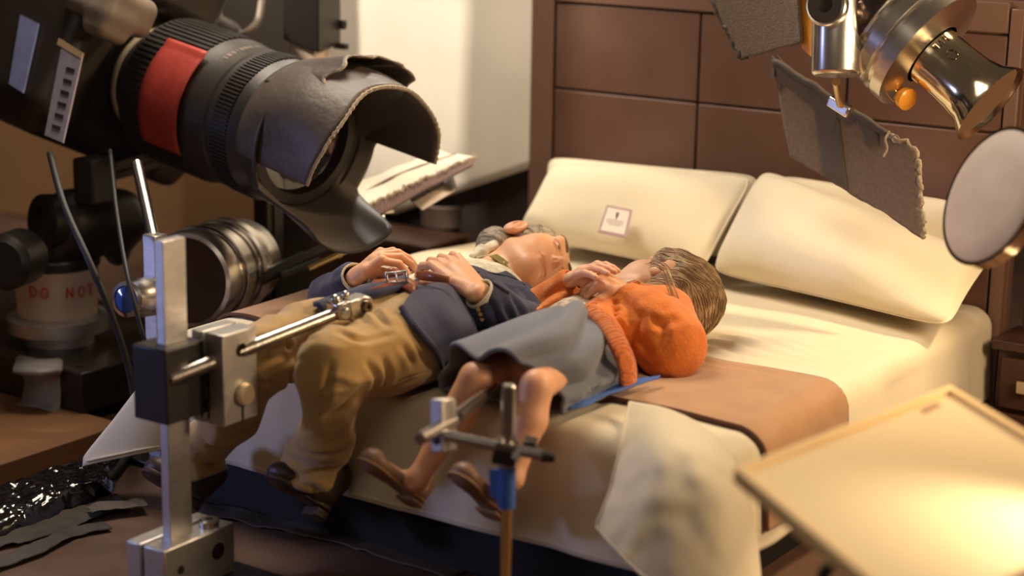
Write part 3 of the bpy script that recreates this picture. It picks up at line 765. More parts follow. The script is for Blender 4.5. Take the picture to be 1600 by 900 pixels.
jac = link_np('jacket', jv, jf, M['navy'], man)
# near front panel folded over the hip, and the far strip over the far thigh
BJ = bvh_of(tro, jac, sh)
def hp(u, v, off): return hit(BJ, u, v, off)
rows = [[(700, 440), (716, 456), (742, 500), (756, 566)], [(672, 452), (690, 476), (712, 520), (728, 578)], [(640, 468), (664, 498), (690, 532), (704, 584)], [(626, 486), (650, 520), (678, 552), (694, 592)]]
G = patch([[hp(u, v, .016) for u, v in r] for r in rows], 50, 40); P = G.reshape(-1, 3); P += (.006 * noise(P, 12, 3))[:, None] * V(.5, -.5, .7)
G = P.reshape(G.shape); MB().grid(G).build('front_panel', M['navy'], jac, smooth=0, solid=.012)
MB().tube([G[i, -3] - CD * .007 for i in range(40)], .0022, 6).build('hem_stitch', M['navytrim'], jac)
MB().tube([G[i, -1] for i in range(40)], .009, 8).build('rolled_hem', M['navy'], jac)
rows = [[(640, 436), (634, 452)], [(592, 447), (590, 466)], [(540, 462), (542, 480)], [(488, 480), (502, 492)]]
a_ = [hp(r[0][0], r[0][1], .014) for r in rows]; c_ = [hp(r[1][0], r[1][1], .014) for r in rows]
Gt = np.array([spline(a_, 24), spline([(x + y) / 2 + V(.004, -.006, .010) for x, y in zip(a_, c_)], 24), spline(c_, 24)])
MB().grid(Gt).build('front_strip', M['navy'], jac, smooth=0, solid=.012)
# breast pocket, cuff buttons, front button
MB().tube([hp(u, v, .002) for u, v in ((766, 440), (774, 445), (786, 453), (794, 458))], .0045, 6).build('pocket_welt', M['navytrim'], jac)
MB().tube(spline([hp(u, v, .001) for u, v in ((728, 428), (745, 426), (770, 428), (800, 434), (820, 446))], 24), .0018, 5).build('shoulder_seam', M['navytrim'], jac)
cn_ = unit(-CD + V(.2, 0, .1))
for u_, v_ in ((748, 484), (751, 491), (753, 499)):
    c = hp(u_, v_, .002); MB().cyl(c - cn_ * .008, c + cn_ * .006, .0062, bev=.002).build('button', M['gold'], jac)
BP = bvh_of([o for o in jac.children if o.name.startswith('front_panel')][0]); c = hit(BP, 645, 506, .006); MB().cyl(c - cn_ * .006, c + cn_ * .008, .006, bev=.002).build('button', M['pewter'], jac)
# shirt cuffs
def ring_cuff(w, el, r, wd, m, parent, nm='cuff', out=.012):
    a = unit(w - el); c = w - a * out
    MB().lathe(c, a, [(-wd / 2, r), (wd / 2 - .004, r * 1.06), (wd / 2, r * 1.04), (wd / 2 - .002, r * .9), (-wd / 2, r * .86)], 32, False).build(nm, m, parent, smooth=0)
ring_cuff(mwl, mel, .040, .040, M['cuffm'], sh, out=.018); ring_cuff(mwr, mer, .037, .034, M['cuffm'], sh, out=.016)
# belt
S = Solid()
BT = bvh_of(tro, sh)
bp_ = [(578, 452), (596, 446), (616, 444), (634, 447), (650, 456)]
BT = bvh_of(tro, sh, jac)
G = np.array([spline([hit(BT, u + 2, v - 8, .012) for u, v in bp_], 24), spline([hit(BT, u, v, .016) for u, v in bp_], 24), spline([hit(BT, u - 2, v + 8, .012) for u, v in bp_], 24)])
bl = MB().grid(G).build('belt', M['belt'], man, smooth=0, solid=.009)
bc = hit(BT, 620, 448, .018)
R_ = frame(CR * .9 + CU * .1, CU + V(0, 0, .3))
MB().box(bc, (.050, .010, .006), R_).box(bc + R_ @ V(0, 0, .026), (.05, .010, .006), R_).box(bc + R_ @ V(-.024, 0, .014), (.006, .010, .032), R_).box(bc + R_ @ V(.024, 0, .014), (.006, .01, .032), R_).box(bc + R_ @ V(0, -.004, .014), (.004, .006, .03), R_).build('buckle', M['pewter'], bl, bevel=.0015)
G = np.array([spline([D(652, 424, 4.64), D(674, 424, 4.60), D(702, 432, 4.58)], 16), spline([D(655, 437, 4.64), D(676, 440, 4.60), D(702, 442, 4.58)], 16)])
MB().grid(G).build('belt_end', M['belt'], bl, smooth=0, solid=.008)
S = Solid(); S.cap(X(612, 424, .47), X(618, 428, .48), .014, .011, flat=(CU, .8)); solid_obj('belt_tip', S, .003, M['belt'], bl)

# shoes
def shoe(S, heel, toe, up, sc=1.0, w=.042):
    heel = V(heel); toe = V(toe); d = unit(toe - heel); u = V(up); u = unit(u - d * (u @ d)); L = np.linalg.norm(toe - heel)
    S.cap(heel + d * .04 * sc + u * .035 * sc, heel + d * .02 * sc + u * .075 * sc, .040 * sc, .040 * sc, k=.02)
    S.cap(heel + d * .04 * sc + u * .02 * sc, toe - d * .045 * sc + u * .016 * sc, .036 * sc, w * sc, k=.03, flat=(u, .72))
    return d, u
def sole_mesh(heel, toe, up, sc, m, parent, w=.046, th=.012, hh=.022):
    heel = V(heel); toe = V(toe); d = unit(toe - heel); u = V(up); u = unit(u - d * (u @ d)); l = np.cross(d, u); L = np.linalg.norm(toe - heel)
    prof = [(0, .0), (.01, .5), (.04, .72), (.12, .82), (.25, .80), (.42, .68), (.58, .82), (.72, 1.0), (.85, .96), (.94, .70), (.985, .38), (1.0, 0)]
    pts = [heel + d * L * t + l * w * sc * k for t, k in prof] + [heel + d * L * t - l * w * sc * k for t, k in prof[-2:0:-1]]
    q = MB().prism([p_ + u * .004 for p_ in pts], -u * th * sc)
    hp = [heel + d * L * t + l * w * sc * k for t, k in ((0, 0.0), (.01, .5), (.04, .70), (.12, .80), (.24, .78), (.24, -.78), (.12, -.80), (.04, -.70), (.01, -.5))]
    q.prism([p_ - u * th * sc * .9 for p_ in hp], -u * hh * sc); return q.build('sole', m, parent, bevel=.003)
for heel, toe, up in ((Y(512, 797, -1.84), Y(418, 740, -1.96), unit(V(.1, .75, .65))), (Y(318, 785, -1.92), Y(222, 733, -2.0), unit(V(.1, .75, .65)))):
    S = Solid(); d_, u_ = shoe(S, heel, toe, up, 1.05, .046)
    S.disp = lambda P: -.002 * (1 - 2 * np.abs(noise(P, 25)))
    S.cap(heel + d_ * .05 + u_ * .04, heel + d_ * .06 + u_ * .11, .046, .044, k=.02)
    so = solid_obj('shoe', S, .0045, M['shoe'], man)
    sole_mesh(heel, toe, up, 1.05, M['shoe'], so)

# ================================================================== the woman
wom = thing('puppet', 'puppet of a brown-haired woman in an orange cardigan and grey skirt lying face away', 'puppet', V(.98, -1.35, BED + .01))
WH = Fr(Z(1032, 460, .565), cvec(-.50, .48, -.68), cvec(.86, .26, -.34), 1.15)
wneck = V(.90, -1.03, .545)
S = Solid(); head(S, WH, wneck); S.cap(wneck, V(.92, -1.09, .54), .055, .07, k=.03)
hv, hf = S.mesh(.0026); hv = relax(hv, hf, 1)
S = Solid()
S.cap(V(.90, -1.06, .54), V(.93, -1.32, .54), .10, .085, flat=((0, 0, 1), .72)).cap(V(.93, -1.32, .54), V(.97, -1.56, .54), .085, .11, flat=((0, 0, 1), .72))
wsl, wsr = V(1.03, -1.06, .545), V(.77, -1.04, .54)
wel, wer = V(1.15, -1.20, .52), V(.70, -1.20, .52)
wwl, wwr = Z(968, 452, .648), Z(893, 438, .645)
SA = Solid(); SA.chain([wsl, wel, wwl], [.045, .034, .020]); SA.chain([wsr, wer, wwr], [.045, .034, .020])
hand(SA, wwl, Z(938, 436, .672), unit(V(-.2, -.3, 1)), -1, 1.0, curls=((70, 40, 15), (62, 35, 15), (50, 40, 20), (45, 45, 25)), spread=.05, thumb=V(-.2, -.5, -.4))
hand(SA, wwr, Z(918, 421, .690), unit(V(-.3, -.2, 1)), 1, 1.02, curls=((8, 18, 12), (10, 18, 12), (14, 20, 12), (20, 22, 12)), spread=.12, thumb=Z(925, 436, .66) - Z(900, 436, .655))
wfh, wnh = V(.89, -1.52, .53), V(1.05, -1.56, .53)
wfk, wnk = Y(744, 592, -1.81), Y(838, 604, -1.80)
wfa, wna = Y(652, 748, -1.93), Y(800, 748, -1.90)
S.chain([wfh, wfk], [.052, .035], k=.012); S.chain([wnh, wnk], [.052, .035], k=.012)
S.chain([wfk, (wfk * .62 + wfa * .38) + V(0, .012, 0), wfa], [.040, .040, .023], k=.015); S.chain([wnk, (wnk * .62 + wna * .38) + V(0, .012, 0), wna], [.038, .038, .023], k=.015)
feet = [(Y(656, 786, -1.90), Y(560, 716, -2.03), unit(V(.1, .75, .65)), wfa), (Y(778, 806, -1.86), Y(708, 738, -1.99), unit(V(.1, .75, .65)), wna)]
for heel, toe, up, an in feet:
    d_ = unit(toe - heel); S.cap(an, heel + d_ * .03 + up * .03, .024, .026, k=.02); S.cap(heel + d_ * .03 + up * .022, toe - d_ * .05 + up * .014, .028, .028, k=.02, flat=(up, .7))
bv, bf = S.mesh(.0045); bv = relax(bv, bf, 1)
av, af = SA.mesh(.0027); av = relax(av, af, 1)
vs, fs, cs = merge([(hv, hf, headtint(WH, (.77, .45, .28))(hv)), (av, af, skintint(av, V(.75, .42, .25))), (bv, bf, skintint(bv, V(.74, .39, .23)))])
link_np('body', vs, fs, M['skin'], wom, cols=cs)
eyes(WH, wom)
# hair with loose strands
S = Solid(); p = WH.p; s = WH.s
S.ell(p(0, -.026, .040), V(.096, .112, .100) * s, WH.R, k=.01)
S.ell(p(.072, .022, .040), V(.024, .045, .048) * s, WH.R, k=.015)
S.ell(p(.0, -.075, .00), V(.080, .060, .085) * s, WH.R, k=.03)
S.ell(p(.055, -.065, -.03), V(.040, .045, .065) * s, WH.R, k=.03)
S.ell(p(0, .135, -.045), V(.10, .115, .105) * s, WH.R, k=.008, mode='s')
S.ell(p(.106, -.006, -.016), V(.026, .022, .028) * s, WH.R, k=.006, mode='s')
def whd(P):
    q = WH.loc(P); c_ = np.stack([q[:, 1] * 1.0 + .3 * q[:, 2], q[:, 2] * .35 - q[:, 1] * .2, q[:, 0] * .25], 1)
    return -.0055 * noise(c_, 42, 1) - .0035 * noise(c_, 95, 7)
S.disp = whd
hr = solid_obj('hair', S, .0030, M['hairbrown'], wom)
def strands(o, H, flow, n, L, r, m, parent, seed=1, curl=.25, lift=.0015, extra=()):
    B = bvh_of(o); rg = np.random.default_rng(seed); vs = np.array([v.co for v in o.data.vertices]) + _wloc(o); mb = MB()
    for k in range(n):
        p_ = vs[rg.integers(len(vs))].copy(); pts = [p_]; c_ = rg.normal() * curl; Lk = L * rg.uniform(.5, 1.2)
        for i in range(9):
            q = B.find_nearest(Vector(p_)); nn = V(*q[1]); f_ = flow(p_); f_ = f_ - nn * (f_ @ nn)
            if np.linalg.norm(f_) < 1e-3: break
            f_ = unit(f_) + np.cross(nn, unit(f_)) * c_ * math.sin(i * .8 + k); p_ = p_ + unit(f_) * Lk / 9
            q = B.find_nearest(Vector(p_)); p_ = V(*q[0]) + V(*q[1]) * lift; pts.append(p_)
        if len(pts) > 4: mb.tube(pts, [r * (1 - .75 * abs(2 * i / (len(pts) - 1) - 1) ** 2) for i in range(len(pts))], 5)
    for pts in extra: mb.tube(spline(pts, 20), [r * 1.1 * (1 - i / 24) for i in range(21)], 5)
    return mb.build('strands', m, parent, smooth=0)
ex = []
for k in range(16): 
    a_ = rng.normal(size=2) * 4
    ex.append([D(1042 + a_[0], 424 + a_[1] * .5, 4.80), D(1050 + a_[0], 448 + a_[1], 4.77), D(1062 + a_[0], 480, 4.76), D(1074 + a_[0] * .6, 512 + a_[1], 4.78), D(1074 + a_[0] * .6, 548 + a_[1], 4.80)])
for k in range(10):
    a_ = rng.normal(size=2) * 5; ex.append([D(1088 + a_[0] * .4, 455 + a_[1], 4.95), D(1096 + a_[0] * .6, 480 + a_[1], 4.92), D(1094 + a_[0], 505 + a_[1], 4.92)])
for k in range(12):
    a_ = rng.normal(size=2) * 3; ex.append([D(1042 + a_[0], 425 + a_[1], 4.84), D(1028 + a_[0], 413 + a_[1], 4.86), D(1014 + a_[0], 415 + a_[1], 4.88)])
strands(hr, WH, lambda P: cvec(.25, -.95, .1) + cvec(1, 0, 0) * (.9 if (P - WH.O) @ CU > .03 else .1), 620, .12, .0016, mat('mixed_brown_strands', (.20, .11, .05), .5, var=(26, (.58, .41, .22), .9)), hr, 3, .35, extra=ex)
strands(mhair, MH, lambda P: MH.u * .5 - MH.f * .9, 300, .05, .0013, mat('silver_strands', (.34, .28, .20), .5, var=(60, (.14, .10, .07), .8)), mhair, 5, .1)
# cardigan
S = Solid()
S.cap(V(.90, -1.07, .545), V(.95, -1.38, .545), .140, .140, flat=((0, 0, 1), .66), k=.03)
S.cap(wsl, wsr, .068, k=.03)
def wopen(P):
    t = np.clip((-P[:, 1] - 1.0) / .5, -.2, 1.2); xm = .90 + .06 * t; a = np.abs(P[:, 0] - xm + .01) - (.035 + .05 * t); return np.maximum(a, .575 - P[:, 2])
S.fn(wopen, V(.93, -1.2, .6), .6, k=.012, mode='s')
S.ell(V(.92, -1.25, .52), V(.10, .5, .06), k=.01, mode='s')
S.box(V(.95, -1.62, .55), V(.4, .19, .3), None, rd=.005, k=.008, mode='s')
wcl = wwl + unit(wel - wwl) * .03; wcr = wwr + unit(wer - wwr) * .02
S.chain([wsl + V(.0, 0, .0), wel + V(-.02, 0, .005), wel * .5 + wcl * .5, wcl], [.088, .088, .076, .040], k=.03)
S.chain([wsr, wer, wcr], [.075, .062, .036], k=.03)
S.cap(wcl, wwl + (wwl - wcl) * .5, .030, k=.003, mode='s'); S.cap(wcr, wwr + (wwr - wcr) * .5, .029, k=.003, mode='s')
def cdisp(P):
    return -.0045 * (1 - 2 * np.abs(noise(P * V(1, 1, 1.2), 8, 11))) - .003 * noise(P, 16, 3) - .0010 * noise(P, 48)
S.disp = cdisp
cv, cf_ = S.mesh(.0042); cv = relax(cv, cf_, 2)
cv = crease(cv, cf_, [[(975, 470), (1000, 500), (990, 530)], [(1010, 490), (1030, 505), (1060, 500)], [(1030, 505), (1036, 520), (1030, 540)], [(990, 520), (1010, 540), (1020, 560)], [(850, 470), (870, 455), (890, 450)], [(838, 492), (860, 474), (876, 470)], [(985, 555), (1010, 570), (1030, 566)]], .007, .011)
cv = crease(cv, cf_, [[(946, 462), (962, 482), (976, 512), (984, 548), (990, 584)]], .026, .009, .1)
car = link_np('cardigan', cv, cf_, M['orange'], wom)
def band(pts_, wv_, th, nm, m, parent, n=50, rib=0.0, ribn=60):
    c = spline(pts_, n); w_ = spline(wv_, n); G = np.zeros((n + 1, 7, 3)); cen = np.mean(c, axis=0)
    for i in range(n + 1):
        for j in range(7):
            t = (j - 3) / 3; o_ = unit(c[i] - V(.96, c[i][1], .50)) * (th * (1 - t * t) + rib * abs(math.sin(i / n * ribn)))
            G[i, j] = c[i] + w_[i] * t * .5 + o_
    return MB().grid(G).build(nm, m, parent, smooth=0, solid=.01)
wd_ = V(-.012, -.048, 0)
band([Z(915, 484, .612), Z(938, 502, .622), Z(960, 533, .600), Z(976, 570, .545), Z(978, 604, .478)], [V(-.01, -.05, -.004)] * 5, .008, 'hem_rib', M['orangerib'], car, 240, .0065, 95)
# near front edge of the cardigan, a button band
band([Z(912, 486, .622), Z(945, 466, .628), Z(975, 452, .632), Z(992, 446, .628)], [V(.02, .012, 0)] * 4, .006, 'button_band', M['orangerib'], car, 60, .004, 40)
ring_cuff(wwl, wel, .033, .030, M['orangerib'], car, out=.022); ring_cuff(wwr, wer, .032, .034, M['orangerib'], car, out=.020)
# blouse
S = Solid()
S.cap(V(.90, -1.08, .545), V(.945, -1.42, .545), .122, .112, flat=((0, 0, 1), .66), k=.03); S.disp = lambda P: -.005 * (1 - 2 * np.abs(noise(P, 13)))
S.box(V(.95, -1.63, .55), V(.4, .19, .3), None, rd=.005, k=.008, mode='s')
solid_obj('blouse', S, .0045, M['blouse'], wom)
# skirt: a lofted tube open at the hem
hem = spline([Z(690, 606, .466), Z(690, 578, .520), Z(708, 546, .585), Z(755, 543, .628), Z(812, 556, .618), Z(855, 586, .560), Z(876, 616, .515), Z(880, 645, .470)], 70)
mid = spline([Z(775, 560, .462), Z(772, 536, .52), Z(788, 512, .60), Z(832, 508, .645), Z(878, 522, .640), Z(915, 552, .595), Z(934, 590, .53), Z(938, 622, .466)], 70)
wst = spline([Z(838, 530, .462), Z(836, 510, .52), Z(848, 490, .585), Z(876, 482, .622), Z(912, 490, .622), Z(946, 518, .600), Z(968, 560, .545), Z(974, 602, .466)], 70)
G = np.array([spline([a, b_, c], 50) for a, b_, c in zip(hem, mid, wst)]); P = G.reshape(-1, 3)
lift = np.clip((P[:, 2] - .47) / .06, 0, 1)
P += (lift * (.016 * noise(P * V(1, .35, 1), 6, 4) - .020 * np.exp(-(noise(P * V(1, .3, .8), 6.5, 8) / .16) ** 2)))[:, None] * V(.2, -.1, 1)
G = P.reshape(G.shape); NN = gnormals(G); NN[NN @ -CD < -.9] *= -1
ii, jj = np.meshgrid(np.arange(71), np.arange(51), indexing='ij'); tj = jj / 50
for ih, iw, ah, aw, wd in ((14, 20, -.016, -.004, 3.0), (21, 27, .014, .004, 3.5), (29, 31, -.022, -.008, 3.2), (37, 38, .012, .010, 3.6), (43, 44, -.010, -.016, 2.6), (49, 50, .012, .012, 3.2), (56, 55, -.018, -.012, 2.8), (62, 61, .010, .008, 3.0)):
    G += (np.exp(-((ii - (ih + (iw - ih) * tj + 1.5 * np.sin(tj * 5 + ih))) / wd) ** 2) * (ah + (aw - ah) * tj))[..., None] * NN
P = G.reshape(-1, 3)
sk = MB().grid(P.reshape(G.shape)).build('skirt', M['greywool'], wom, smooth=0, solid=.010)
MB().tube([G[i, 0] for i in range(71)], .006, 8).build('hem', M['greywool'], sk)
G2 = np.array([[G[i, 49 - 0] for i in range(71)], [G[i, 49] + V(.004, .014, .004) for i in range(71)]])
MB().tube([G[i, 50] + V(0, 0, -.002) for i in range(71)], .007, 8).build('waistband', M['greywool'], sk)
# underside of the skirt lying on the cover
MB().grid(np.array([[G[0, j] * (1 - t) + G[70, j] * t + V(0, 0, -.002) for t in np.linspace(0, 1, 20)] for j in range(0, 51, 5)])).build('skirt_back', M['greywool'], sk, smooth=0, solid=.006)
# pumps
for heel, toe, up, an in feet:
    S = Solid(); d_ = unit(toe - heel); u_ = unit(V(up) - d_ * (V(up) @ d_))
    S.cap(heel + d_ * .035 + u_ * .022, toe - d_ * .042 + u_ * .016, .033, .040, k=.02, flat=(u_, .75)); S.cap(heel + d_ * .028 + u_ * .02, heel + d_ * .02 + u_ * .05, .031, .030, k=.02)
    S.box(heel + d_ * .095 + u_ * .068, V(.065, .05, .040), np.column_stack([d_, np.cross(u_, d_), u_]), rd=.02, k=.01, mode='s')
    so = solid_obj('shoe', S, .004, M['pump'], wom)
    sole_mesh(heel, toe, up, .92, M['sole'], so, th=.007, hh=.010)
# ================================================================== rigging and lighting gear
M['tapered'] = mat('red_gaffer_tape', (.42, .045, .03), .6, bump=(50, .3), var=(12, (.33, .03, .022), .7))
M['lensblack'] = mat('lens_barrel_black', (.035, .028, .024), .42, bump=(260, .2))
M['rib'] = mat('ribbed_rubber', (.028, .023, .020), .5)
M['foil'] = mat('black_foil_wrap', (.085, .066, .056), .50, bump=(26, .8), var=(10, (.085, .066, .056), .7))
M['hoodin'] = mat('hood_inner_grey', (.10, .085, .075), .45)
M['frayed'] = mat('frayed_grey_edge', (.34, .28, .21), .9, bump=(200, 1.0))
M['lightgrey'] = mat('worn_grey_plastic', (.26, .21, .17), .45, bump=(20, .3), var=(8, (.17, .135, .11), .7))
M['labelblue'] = mat('pale_blue_label', (.24, .27, .52), .6, var=(30, (.19, .21, .42), .6)); M['labelwhite'] = mat('grey_white_label', (.36, .33, .42), .6, var=(40, (.27, .24, .32), .6)); M['labeltan'] = mat('tan_label_end', (.52, .38, .22), .6)
M['whitetape'] = mat('white_cloth_tape', (.62, .50, .40), .7, bump=(60, .5), var=(14, (.54, .43, .34), .7)); M['redink'] = mat('red_marker', (.55, .05, .03), .6)
M['wood'] = mat('rough_pine', (.22, .10, .035), .65, bump=(30, .5, (1, 14, 6)), var=(9, (.20, .09, .03), .8, (1, 8, 8)))
M['blackmetal'] = mat('worn_black_metal', (.030, .022, .018), .30, metal=.4, bump=(60, .3), var=(22, (.055, .042, .032), .6))
M['cleartape'] = mat('cloudy_tape', (.46, .42, .40), .45, bump=(40, .8), var=(20, (.34, .30, .28), .7))
M['bag'] = mat('black_polythene', (.008, .007, .007), .12, bump=(26, .7), coat=.6)
M['greytape'] = mat('dusty_grey_tape', (.062, .048, .036), .8, bump=(60, .6), var=(14, (.035, .027, .020), .8))
M['feltwhite'] = mat('white_felt', (.82, .76, .64), .95, bump=(200, .9)); M['mauve'] = knit_mat('mauve_webbing', (.23, .15, .15), (.17, .11, .11), (1, 0, .3), 60, .8)
M['greycard'] = mat('grey_chipboard', (.195, .145, .105), .9, bump=(240, .6), var=(90, (.14, .10, .075), .6)); M['gaffer'] = mat('grey_gaffer_tape', (.10, .078, .060), .65, bump=(90, .5), var=(6, (.075, .057, .045), .7))
M['gel'] = mat('orange_gel', (.95, .42, .05), .25, var=(7, (.90, .25, .02), .7)); M['snoot'] = mat('polished_snoot', (.82, .72, .52), .14, metal=1, bump=(9, .15))
M['snootinner'] = mat('snoot_inner', (.72, .55, .36), .3, metal=.85); M['darksteel'] = mat('dark_polished_steel', (.20, .16, .14), .18, metal=1)
M['frost'] = mat('frosted_diffuser', (.62, .50, .42), .55, bump=(14, .5), var=(8, (.74, .62, .53), .7))
M['board'] = mat('cream_reflector_board', (.82, .64, .38), .62, bump=(60, .12)); M['boardrim'] = mat('cream_board_rim', (.86, .62, .32), .6)
M['lensglass'] = mat('blue_lamp_glass', (.05, .12, .45), .08, coat=1.0)

# ------------------------------------------------------------------ rigging stand at the left
pb = D(278, 838, 4.34); px_, py_ = pb[0], pb[1]
t = thing('rigging_stand', 'aluminium rigging stand with square post at the left, its rod reaching the man', 'rigging stand', V(px_, py_, 0), 'puppet rigging stands')
MB().box(V(px_ + .10, py_ + .02, .018), (.42, .34, .036)).build('base_plate', M['black'], t, bevel=.004)
ztop = pb[2] + .005
mb = MB().box(V(px_ + .018, py_ + .02, (ztop + .036) / 2), (.066, .235, ztop - .036)).box(V(px_ - .047, py_ + .02, (ztop + .036) / 2), (.046, .235, ztop - .036)).box(V(px_ - .02, py_ + .02, .06), (.02, .22, .045))
bc_ = mb.build('base_clamp', M['alu'], t, bevel=.004)
q = V(px_ + .020, py_ + .085, ztop); MB().lathe(q, (0, 0, 1), [(0, .024), (.014, .024), (.018, .020), (.018, .010), (.006, .010), (.006, 0)], 24, False).build('cap_screw', M['steel'], bc_)
MB().cyl(V(px_ + .0485, py_ + .080, ztop - .055), V(px_ + .052, py_ + .080, ztop - .055), .021).build('socket_screw', M['darksteel'], bc_)
MB().cyl(V(px_ + .0485, py_ - .045, ztop - .062), V(px_ + .052, py_ - .045, ztop - .062), .011).build('socket_screw', M['black'], bc_)
ptop = Y(284, 376, py_)[2]
MB().box(V(px_, py_, (ptop + .04) / 2), (.026, .072, ptop - .04)).build('post', M['alu'], t, bevel=.002)
cz1, cz0 = Y(262, 551, py_ - .08)[2], Y(262, 668, py_ - .08)[2]
cg = MB().box(V(px_ - .002, py_ - .012, (cz0 + cz1) / 2), (.105, .125, cz1 - cz0)).build('carriage', M['black'], t, bevel=.004)
# clamp block
a1, a0 = D(360, 527, 4.20), D(360, 667, 4.20)
kz1, kz0 = a1[2], a1[2] - .218; kx, ky = a1[0] - .022, a1[1]
mb = MB().box(V(kx - .027, ky + .055, (kz0 + kz1) / 2), (.054, .115, kz1 - kz0)).box(V(kx - .080, ky + .055, kz1 - .05), (.036, .115, .10)).box(V(kx - .058, ky + .055, (kz0 + kz1) / 2 - .02), (.034, .115, kz1 - kz0 - .060)).box(V(kx - .080, ky + .055, kz0 + .06), (.036, .115, .12))
kb = mb.build('clamp_block', M['alu'], t, bevel=.003)
MB().lathe(V(kx - .001, ky + .058, kz1 - .045), (1, 0, 0), [(0, .0155), (.004, .0155), (.004, .009), (.001, .009), (.001, 0)], 24, False).build('socket_screw', M['darksteel'], kb)
MB().cyl(V(kx - .001, ky + .062, kz1 - .152), V(kx + .016, ky + .062, kz1 - .152), .027, bev=.004, seg=32).build('thumb_screw', M['knob'], kb)
MB().box(V(kx + .0004, ky + .060, kz0 + .028), (.002, .006, .056)).build('slot', M['black'], kb)
MB().cyl(V(kx - .058, ky - .0035, kz0 + .042), V(kx - .058, ky + .001, kz0 + .042), .016).build('hole', M['black'], kb)
r0, r1 = D(263, 593, 4.18), D(524, 490, 4.44)
MB().cyl(r0, r1, .0185, .0155, bev=.003, seg=28).build('rod', M['steel'], t)
rd_ = unit(r1 - r0); R_ = frame(rd_)
j = MB().box(r1 + rd_ * .012 + V(0, 0, .008), (.040, .05, .042), R_).ball(r1 + rd_ * .0 + V(0, 0, .034), .014).ball(r1 + rd_ * .03 + V(0, 0, .036), .011).cyl(r1 + rd_ * .012 - R_[:, 1] * .03, r1 + rd_ * .012 + R_[:, 1] * .034, .016).build('ball_joint', M['steel'], t, bevel=.004)
ec = r1 + rd_ * .062 + V(0, 0, -.002)
e_ = MB().box(ec - rd_ * .008, (.055, .045, .050), R_).cyl(ec + rd_ * .014 - R_[:, 1] * .0225, ec + rd_ * .014 + R_[:, 1] * .0225, .025, bev=.003).build('end_clamp', M['chrome'], t, bevel=.004)
sd = -R_[:, 1] if (-R_[:, 1]) @ (-CD) > 0 else R_[:, 1]
MB().lathe(ec + rd_ * .014 + sd * .022, sd, [(0, .013), (.008, .013), (.008, .007), (.003, .007), (.003, 0)], 20, False).build('socket_screw', M['darksteel'], e_)

# ------------------------------------------------------------------ rigging stand in front of the woman
dB = 3.98; pB = D(793, 720, dB); bx, by = pB[0], pB[1]
t = thing('rigging_stand', 'slim round rigging stand wrapped in blue tape in front of the woman\'s feet', 'rigging stand', V(bx, by, 0), 'puppet rigging stands')
zt = Y(795, 601, by)[2]; zb = Y(790, 735, by)[2]; zc = Y(790, 792, by)[2]
MB().cyl(V(bx, by, zb - .02), V(bx, by, zt), .0155, bev=.003).build('post', M['steel'], t)
MB().cyl(V(bx, by, .02), V(bx, by, zb), .0125).build('lower_post', M['brass'], t)
G = []
mb = MB().cyl(V(bx, by, zc), V(bx, by, zb + .008), .0185).prism([V(bx - .015, by, zb), V(bx - .045, by - .004, zb - .005), V(bx - .043, by - .002, zc + .02), V(bx - .015, by, zc)], V(0, .003, 0)).build('blue_tape', M['bluetape'], t)
MB().cyl(V(bx, by, 0), V(bx, by, .025), .09, bev=.005, seg=40).build('foot', M['black'], t)
R0, R1 = D(694, 680, dB - .02), D(856, 713, dB - .03); rr = unit(R1 - R0)
MB().cyl(R0, R1, .0125).build('cross_rod', M['steel'], t)
MB().cyl(R1 - rr * .012, R1 + rr * .016, .016, .010).build('rod_tip', M['black'], t)
R_ = frame(rr)
cl = MB().box(D(790, 707, dB - .01), (.052, .05, .046), R_).box(D(828, 696, dB), (.03, .045, .03), R_).build('cross_clamp', M['black'], t, bevel=.004)
MB().cyl(D(806, 712, dB - .06), D(808, 712, dB - .02), .009).cyl(D(782, 694, dB - .03), D(784, 684, dB - .02), .008).build('bolt', M['steel'], cl)
u0, u1 = D(692, 622, dB), D(694, 706, dB); up_ = unit(u0 - u1); hc = (u0 + u1) / 2
R_ = np.column_stack([unit(np.cross(V(0, 1, 0), up_)), unit(np.cross(up_, unit(np.cross(V(0, 1, 0), up_)))), up_])
ub = MB().box(hc, (.034, .052, np.linalg.norm(u0 - u1)), R_).build('upper_clamp', M['alu'], t, bevel=.004)
MB().cyl(hc + R_ @ V(.0, -.027, -.030), hc + R_ @ V(.0, -.024, -.030), .011).build('hole', M['black'], ub)
MB().cyl(D(655, 686, dB - .10), D(712, 656, dB + .03), .0145, bev=.003).build('short_rod', M['steel'], t)
MB().cyl(D(712, 652, dB + .02), D(772, 606, dB + .33), .0165, .013).build('support_rod', M['steel'], t)

# ------------------------------------------------------------------ wood board, black metal plinth, camera head
wx1 = Z(90, 730, 0)[0]; wy0 = Z(0, 772, 0)[1] - .4; wy1 = Z(182, 690, 0)[1]
t = tag(MB().box(V(wx1 - .75, (wy0 + wy1) / 2, .032), (1.5, wy1 - wy0, .064)).build('timber_board', M['wood'], loc=V(wx1 - .75, wy0, 0), bevel=.004), 'rough timber board on the floor under the black metal plinth', 'board')
K = Z(127, 584, .19)
t = thing('metal_plinth', 'worn black metal plinth on the timber board carrying the camera head', 'plinth', V(K[0] - .4, K[1] + .3, .064))
MB().box(V(K[0] - .55, K[1] + .34, .127), (1.1, .68, .126)).build('housing', M['blackmetal'], t, bevel=.006)
mb = MB()
for dx, dy in ((-.06, .05), (-.20, .06), (-.05, .40)): mb.cyl(V(K[0] + dx, K[1] + dy, .188), V(K[0] + dx, K[1] + dy, .1935), .013)
mb.build('screw', M['darksteel'], t)
def lateral(u, v, zz): return Z(u, v, zz)
